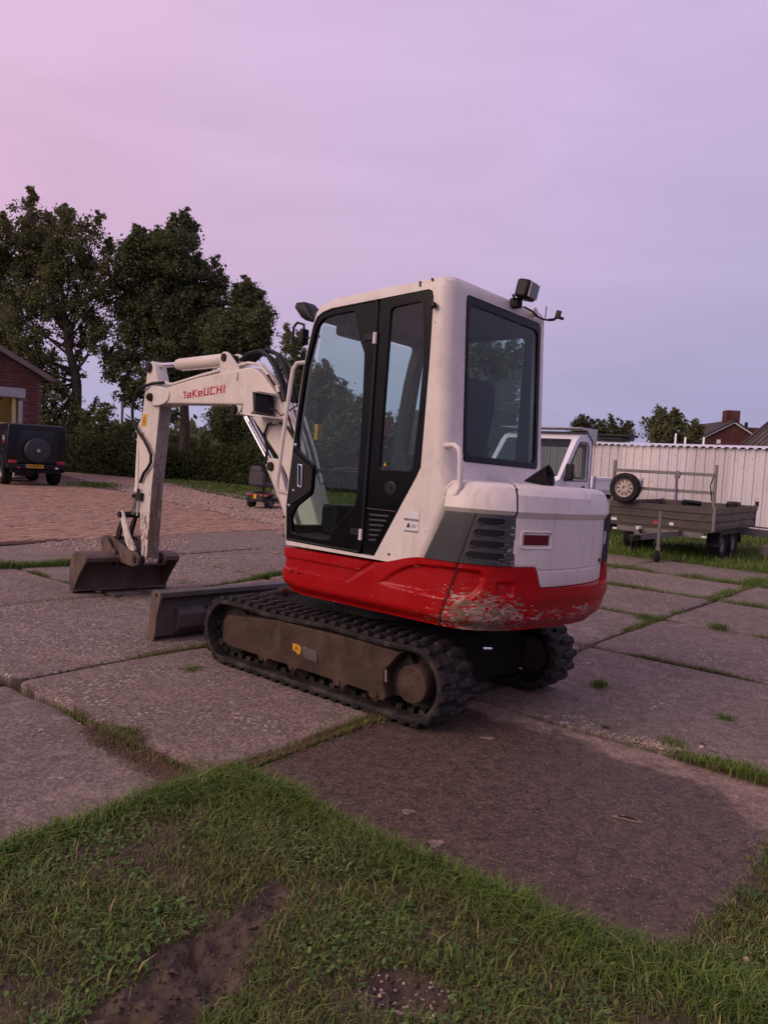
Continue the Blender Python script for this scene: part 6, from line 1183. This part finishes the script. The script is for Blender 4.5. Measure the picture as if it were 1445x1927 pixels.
boolean(vb, vc); vb.parent = vn; vb.data.materials.clear(); vb.data.materials.append(MVAN); vb.data.polygons.foreach_set('use_smooth', [True]*len(vb.data.polygons)); vb.data.set_sharp_from_angle(angle=R(25)); bv = vb.modifiers.new('bevel', 'BEVEL'); bv.width = .025; bv.segments = 3; bv.limit_method = 'ANGLE'; bv.angle_limit = R(30)
plate('windscreen', [rounded([(-1.84, -.54), (-.11, -.54), (-.15, .58), (-1.80, .58)], .06)], frame((-.345, 0, 1.66), (0, 1, 0), (-.62, 0, .785), (.785, 0, .62)), .006, MVGL, vn)
for yy in (-.035, -1.915): plate('side_glass', [rounded([(-.22, 1.22), (-.78, 1.94), (-.88, 2.02), (-1.20, 2.02), (-1.25, 1.95), (-1.27, 1.20)], .04)], side_fr(yy), .006, MVGL, vn)
MB().tube([(-.16, .002, 1.20), (-.76, .002, 1.965), (-.87, .002, 2.055), (-1.22, .002, 2.055), (-1.29, .002, 1.97), (-1.31, .002, 1.18), (-.16, .002, 1.18)], .018, 6).build('window_seal', MBLACK, vn)
MB().tube([(.0, -1.88, 1.22), (-.0, -.07, 1.22), (-.68, -.12, 2.07), (-.68, -1.83, 2.07), (.0, -1.88, 1.22)], .016, 6).build('windscreen_seal', MBLACK, vn)
MB().box((-.15, .13, 1.38), (.10, .18, .36)).build('door_mirror', MBLACK, vn, bevel=.03); MB().box((-.28, .06, 1.26), (.12, .12, .06)).build('mirror_arm', MBLACK, vn, bevel=.02)
MB().box((-.70, .004, .78), (1.05, .012, .80)).build('door', MVAN, vn, bevel=.02); MB().box((-1.12, .02, 1.05), (.14, .02, .03)).build('door_handle', MBLACK, vn); MB().box((-.55, -1.0, 2.0), (.01, .12, .06), Matrix.Rotation(R(-38), 3, 'Y')).build('windscreen_sticker', MSTK, vn)
for yy in (-.45, -1.45): MB().loft([rr(-1.15, -1.0, yy-.22, yy+.22, .9, .05, .05), rr(-1.25, -1.1, yy-.2, yy+.2, 1.28, .05, .05), rr(-1.27, -1.15, yy-.12, yy+.12, 1.50, .05, .05)]).build('seat', MSEAT, vn, 50)
MB().box((-.02, -.97, 1.05), (.35, 1.7, .2)).build('dashboard', MBLACK, vn, bevel=.05)
hb = MB()
for yy in (-.06, -1.89): hb.box((-1.56, yy, 1.60), (.06, .07, 1.45))
hb.box((-1.56, -.975, 2.29), (.06, 1.9, .07)).box((-1.56, -.975, 1.24), (.06, 1.9, .06)); hbo = hb.build('headboard', MALU, vn, bevel=.006)
for k in range(24): MB().bar((-1.56, -.10-k*.0775, 1.27), (-1.56, -.10-k*.0775, 2.25), .006, .006).build('mesh_wire', MALU, hbo, 0)
for k in range(12): MB().bar((-1.56, -.10, 1.30+k*.082), (-1.56, -1.86, 1.30+k*.082), .006, .006).build('mesh_wire', MALU, hbo, 0)
can = MB().prism([(-1.60, 2.36), (-.72, 2.36), (-.70, 2.37), (-.72, 2.385), (-1.60, 2.385)], lambda u, v, t: (u, t, v), -1.97, .02).build('cab_canopy', MALU, vn)
plate('canopy_cheek', [[(-1.63, 1.95), (-1.53, 2.05), (-1.10, 2.33), (-.72, 2.36), (-.72, 2.39), (-1.63, 2.39)]], side_fr(.03), .012, MALU, vn)
bed = MB().box((-3.1, -.975, .93), (3.0, 2.02, .10)).build('flat_bed', MALU, vn)
for yy in (.03, -1.98):
    ds = MB().box((-3.1, yy, 1.12), (3.0, .03, .30)).build('drop_side', MVAN, vn, bevel=.005)
    for zz in (1.0, 1.25): MB().box((-3.1, yy+.02*(1 if yy > 0 else -1), zz), (3.0, .03, .05)).build('rail', MVAN, ds)
    for xx in (-1.65, -3.1, -4.58): MB().box((xx, yy+.02, 1.12), (.06, .05, .36)).build('stake', MALU, ds)
MB().box((-4.6, -.975, 1.12), (.03, 1.98, .30)).build('tail_board', MVAN, vn)
for xx in (.45, -3.4):
    for yy, sgn in ((-.12, 1), (-1.83, -1)): car_wheel(vn, xx, yy, .33, .22, out=sgn)
MB().box((-2.4, -.975, .72), (4.2, .9, .18)).build('chassis', MDARK, vn); MB().box((1.06, -.975, .55), (.10, 1.9, .35)).build('front_bumper', MBLACK, vn, bevel=.04)
for yy in (-.22, -1.73): MB().box((1.0, yy, .88), (.12, .30, .18)).build('headlamp', MVGL, vn, bevel=.03)
tag(MB().box((6.75, 23.2, 2.40), (1.0, .8, .07), Matrix.Rotation(R(-40), 3, 'Z')).box((6.80, 23.15, 2.50), (1.15, .7, .08), Matrix.Rotation(R(-44), 3, 'Z')).build('rubber_mats', MBLACK, None, bevel=.02), 'black rubber mats stacked on the roof of the metal shed', 'mats')

# ================================================================ TANDEM TRAILER
tr = empty('flatbed_trailer', (5.50, 12.78, 0), R(232)); tag(tr, 'tandem-axle flatbed trailer with ladder rack, standing on the grass before the metal wall', 'trailer')
MTB = pmat('trailer_boards', (.085, .072, .066), .5, metal=.35, var=.2, dirt=.55, dcol=(.045, .035, .029), ds=3); MTS = pmat('galvanised', (.17, .16, .15), .55, metal=.4, var=.2, dirt=.3)
RIB = [(0, .0), (.022, .0), (.022, .07), (.006, .085), (.006, .125), (.024, .14), (.024, .20), (.006, .215), (.006, .255), (.022, .27), (.022, .375), (0, .375)]
Z0 = .548
fb = MB().prism(RIB, lambda u, v, t: (u, t, Z0+v), -1.78, -.03).build('front_board', MTB, tr, 20); lb = MB().prism(RIB, lambda u, v, t: (t, u-.005, Z0+v), -2.83, -.03).build('side_board', MTB, tr, 20); MB().prism(RIB, lambda u, v, t: (t, -1.80-u, Z0+v), -2.83, -.03).build('side_board', MTB, tr, 20); MB().prism(RIB, lambda u, v, t: (-2.85-u, t, Z0+v), -1.78, -.03).build('rear_board', MTB, tr, 20)
MB().box((-1.42, -.90, .53), (2.84, 1.76, .05)).build('bed_floor', MTB, tr)
for xx, yy in ((.0, 0), (.0, -1.81), (-2.85, 0), (-2.85, -1.81)): MB().box((xx, yy, .735), (.05, .05, .42)).build('corner_post', MTS, tr, bevel=.006)
for yy in (-.03, -1.775): MB().box((-.02, yy, 1.25), (.045, .045, .80)).build('rack_post', MTS, tr, bevel=.005)
for zz in (1.475, 1.175): MB().box((.005, -.90, zz), (.04, 1.72, .055)).build('rack_bar', MTS, tr, bevel=.005)
sp_ = MB().lathe((.05, -1.50, 1.165), (1, 0, 0), [(.165, .02), (.17, 0), (.245, 0), (.268, .03), (.268, .12), (.245, .15), (.17, .15), (.165, .13), (.165, .02)], 32, False).build('spare_wheel', MTYRE, tr); MB().lathe((.05, -1.50, 1.165), (1, 0, 0), [(.165, .03), (.165, .14), (.15, .12), (.135, .10), (.09, .105), (.075, .12), (.04, .12), (.035, .09), (0, .09)], 28).build('rim', pmat('steel_rim', (.40, .34, .31), .5, metal=.3, dirt=.3), sp_)
for k in range(10): a = 2*math.pi*k/10; MB().lathe((.152, -1.50+.112*math.cos(a), 1.165+.112*math.sin(a)), (1, 0, 0), [(.016, 0), (.016, .004), (0, .005)], 8).build('rim_hole', MBLACK, sp_)
MB().tube([(.03, -.64, 1.51), (.045, -.64, 1.45), (.04, -.645, 1.3), (.03, -.635, 1.15), (.04, -.63, 1.0), (.02, -.63, .93)], .018, 6).build('ratchet_strap', pmat('purple_strap', (.14, .07, .15), .8), tr); MB().box((.04, -.64, 1.44), (.04, .09, .10)).build('ratchet_buckle', MTS, tr, bevel=.01)
MB().tube([(.02, -.06, 1.45), (.04, -.09, 1.30), (.03, -.07, 1.15), (.02, -.06, 1.05)], .010).build('rope', MHOSE, tr)
for yy in (-.55, -1.25): MB().bar((-2.6, yy, .46), (.15, yy, .46), .06, .10).build('chassis_rail', MTS, tr)
MB().bar((.15, -.55, .44), (.95, -.88, .40), .06, .10).build('draw_bar', MTS, tr); MB().bar((.15, -1.25, .44), (.95, -.92, .40), .06, .10).build('draw_bar', MTS, tr); MB().box((-.05, -.90, .47), (.06, 1.5, .14)).build('front_beam', MTS, tr); MB().box((1.1, -.90, .40), (.35, .06, .06)).lathe((1.24, -.90, .38), (0, 0, 1), [(.05, -.04), (.05, .05), (.02, .07)], 12).build('hitch', MDARK, tr)
MB().cyl((.80, -.62, .24), (.80, -.62, .84), .028, 10).build('jockey_tube', MTS, tr); jw = MB().lathe((.80, -.66, .10), (0, 1, 0), [(.05, 0), (.10, .01), (.10, .06), (.05, .07)], 18).build('jockey_wheel', MTYRE, tr); MB().bar((.80, -.62, .26), (.80, -.62, .10), .07, .03).build('jockey_fork', MTS, tr)
for xx in (-.90, -1.62):
    for yy, sgn in ((-.14, 1), (-1.66, -1)): car_wheel(tr, xx, yy, .29, .19, out=sgn)
MB().prism([(-.50, .36), (-.54, .60), (-.75, .66), (-1.80, .66), (-2.0, .60), (-2.05, .36), (-1.98, .40), (-1.9, .56), (-.64, .56), (-.56, .40)], lambda u, v, t: (u, t-.05, v-.12), -.18, .03).build('mudguard', MBLACK, tr)
bdg = MB().box((-.015, -.63, .46), (.006, .24, .03)).build('badge', MBLACK, tr); MB().lathe((-.0125, -.63, .46), (1, 0, 0), [(.022, 0), (.022, .004), (.012, .005)], 14).build('badge_disc', MYEL, bdg)
for yy in (-.71, -.55): MB().box((-.0105, yy, .46), (.003, .07, .014)).build('badge_bar', MYEL, bdg)
for yy, mm in ((-.95, MLOGO), (-.68, MSTK), (-1.70, MSTK)): MB().box((.0265, yy, .60), (.003, .07 if yy > -1.5 else .1, .05)).build('sticker', mm, tr)
for yy in (-.12, -1.66): MB().box((.05, yy, .43), (.03, .08, .035)).build('marker_lamp', MSTK, tr, bevel=.006)
MB().tube([(.3, -1.1, .46), (.45, -1.2, .30), (.55, -1.15, .12), (.6, -1.05, .08), (.75, -1.0, .25), (.8, -.95, .42)], .012).build('brake_cable', MHOSE, tr); MB().box((.35, -1.12, .50), (.16, .06, .06)).build('brake_lever', MSTK, tr, bevel=.015)
MB().box((-2.87, .02, .96), (.05, .06, .10)).tube([(-2.89, .02, 1.0), (-2.93, .03, .93), (-2.90, .02, .82)], .008).build('tail_latch', MDARK, tr)
MB().tube([(-.9, -.5, .95), (-.6, -.7, .97), (-.4, -.62, .96)], .05).build('tarpaulin_roll', MBLACK, tr); MB().box((-2.0, -.2, .94), (.3, .2, .12)).build('toolbox', MBLACK, tr, bevel=.03)
tag(MB().box((7.35, 14.45, .10), (.50, .28, .22), Matrix.Rotation(R(50), 3, 'Z')).build('concrete_block', MC[1], None, bevel=.02), 'short concrete block on the grass behind the trailer wheels', 'block')
tag(MB().bar((6.9, 15.2, .42), (9.3, 14.2, .30), .12, .14).bar((6.9, 15.35, .52), (9.3, 14.35, .42), .03, .03).build('steel_beam', MTS, None), 'grey steel drawbar beam lying behind the trailer at the right edge', 'beam')

# ================================================================ FAR ROOFS (right)
MRB = brick_material('far_bricks', (.075, .026, .022), (.11, .04, .034)); rh = empty('far_house', mat=frame((24.6, 55.4, 0), (1, -.05, 0), (0, 0, 1), (-.05, -1, 0))); tag(rh, 'far red brick house gable with white verge boards and chimney', 'building')
gm = curve_mesh([[(-4.2, 0), (4.2, 0), (4.2, 2.9), (0, 5.30), (-4.2, 2.9)]], .3); link('wall', gm, MRB, rh, 0)
for sgn in (1, -1):
    MB().bar((0, 5.36, .25), (sgn*4.5, 2.79, .25), .10, .18, (0, 0, 1)).build('verge_board', MTRIM, rh); MB().bar((sgn*-.06, 5.50, -3.6), (sgn*4.6, 2.83, -3.6), 8, .10, (0, 1, 0)).build('roof', MTILE, rh)
chm = MB().box((.30, 5.55, -1.2), (.95, 1.5, .9)).build('chimney', MRB, rh, bevel=.02); MB().box((.30, 5.05, -.9), (1.05, .12, 1.0)).build('flashing', MTRIM, chm); MB().cyl((1.35, 4.8, -1), (1.35, 5.5, -1), .12, 10).build('flue', MBLACK, rh); MB().box((-.95, 3.95, .16), (.28, .28, .06)).build('vent', MTRIM, rh)
ch2 = MB().box((2.65, 4.55, -3), (.9, 1.4, .9)).build('chimney', MRB, rh); MB().lathe((3.4, 4.9, -2.4), (-.4, .2, 1), [(0, 0), (.25, .04), (.42, .14), (.41, .16), (.2, .07)], 18).build('satellite_dish', MTILE, rh)
br = empty('barn'); tag(br, 'dark corrugated barn roof rising at the right edge behind the metal wall', 'building')
E0, E1_, R0, R1_ = (np.array(q) for q in ((14.65, 32.2, 2.72), (27., 29.5, 2.72), (19.5, 36., 5.8), (30., 33.6, 5.8))); K = 60; G_ = []
for ty in np.linspace(0, 1, 4):
    row = []
    for k in range(K*4+1):
        u = k/(K*4); q = (E0*(1-u)+E1_*u)*(1-ty)+(R0*(1-u)+R1_*u)*ty; row.append(tuple(q+np.array([0, -.02, .05])*(1 if k % 4 in (2, 3) else 0)))
    G_.append(row)
MB().grid(G_).build('roof_sheet', pmat('fibre_cement', (.105, .078, .068), .9, var=.3, vs=2, dirt=.5, dcol=(.17, .14, .13)), br, 20)
MB().add([E0, R0, (21.5, 44, 2.65), (17.9, 37.5, 2.65)], [(0, 1, 2, 3)]).build('hip_roof', MTILE, br, 0)
MB().tube([E0, R0], .09, 8).build('hip_ridge', MTILE, br)
MB().add([(14.6, 32.5, 0), (27, 29.9, 0), (27, 29.9, 2.6), (14.6, 32.5, 2.6)], [(0, 1, 2, 3)]).build('wall', MRB, br, 0)

# ================================================================ WEEDS in the lawn
MWEED = leaf_material('weed_leaves', (.030, .062, .018), (.062, .105, .034))
def weed(x, y, n, size, seed, kind, label):
    rg = np.random.default_rng(seed); z = float(lawn_h(x, y)) if y < 3.6 else float(gz(x, y)); root = empty('weed_plant', (x, y, z)); tag(root, label, 'plant', 'broad-leaved weeds')
    for k in range(n):
        a = 2*math.pi*k/n+rg.normal(0, .3); ln = size*rg.uniform(.6, 1.2); w = ln*rg.uniform(.22, .38); up = rg.uniform(.25, .8); P = []
        for t in np.linspace(0, 1, 6):
            r = ln*t; zz = ln*(up*t-.75*up*t*t)+.006; hw_ = w*.5*math.sin(min(t*1.15+.05, 1)*math.pi)**.7*(1 if kind else (1+.5*math.sin(t*22))*.8)+.001; c_, s_ = math.cos(a), math.sin(a)
            P.append([(r*c_-hw_*s_, r*s_+hw_*c_, zz+.004), (r*c_, r*s_, zz), (r*c_+hw_*s_, r*s_-hw_*c_, zz+.004)])
        MB().grid(P).build('leaf', MWEED, root, 60, fix=False)
WL = (((-.16, 2.84, 7, .055, 1), 'round-leaved weed at the lawn edge, highest one beside the stained slab'), ((-.05, 2.74, 8, .06, 1), 'broad-leaved weed at the lawn edge halfway along the stained slab'), ((.03, 2.60, 8, .06, 0), 'jagged-leaved weed in the lawn close to the stained slab edge'), ((.31, 2.12, 9, .055, 0), 'jagged-leaved weed right of the stony bare patch'),
      ((-.22, 2.66, 7, .05, 0), 'jagged-leaved weed in the middle of the front lawn above the mud'), ((1.36, 2.60, 6, .06, 1), 'round-leaved weed on the soil at the right edge beside the stained slab'), ((.46, 2.03, 7, .05, 1), 'round-leaved weed at the very front, right of the stony bare patch'), ((-.62, 2.30, 7, .045, 1), 'round-leaved weed in the lawn left of the mud patch'), ((.14, 2.42, 8, .05, 1), 'broad-leaved weed in the lawn between stony patch and stained slab'), ((1.34, 4.33, 6, .04, 1), 'small weed in the grassy seam right of the excavator'))
for i, (w_, lb_) in enumerate(WL): weed(*w_[:4], i+40, w_[4], lb_)
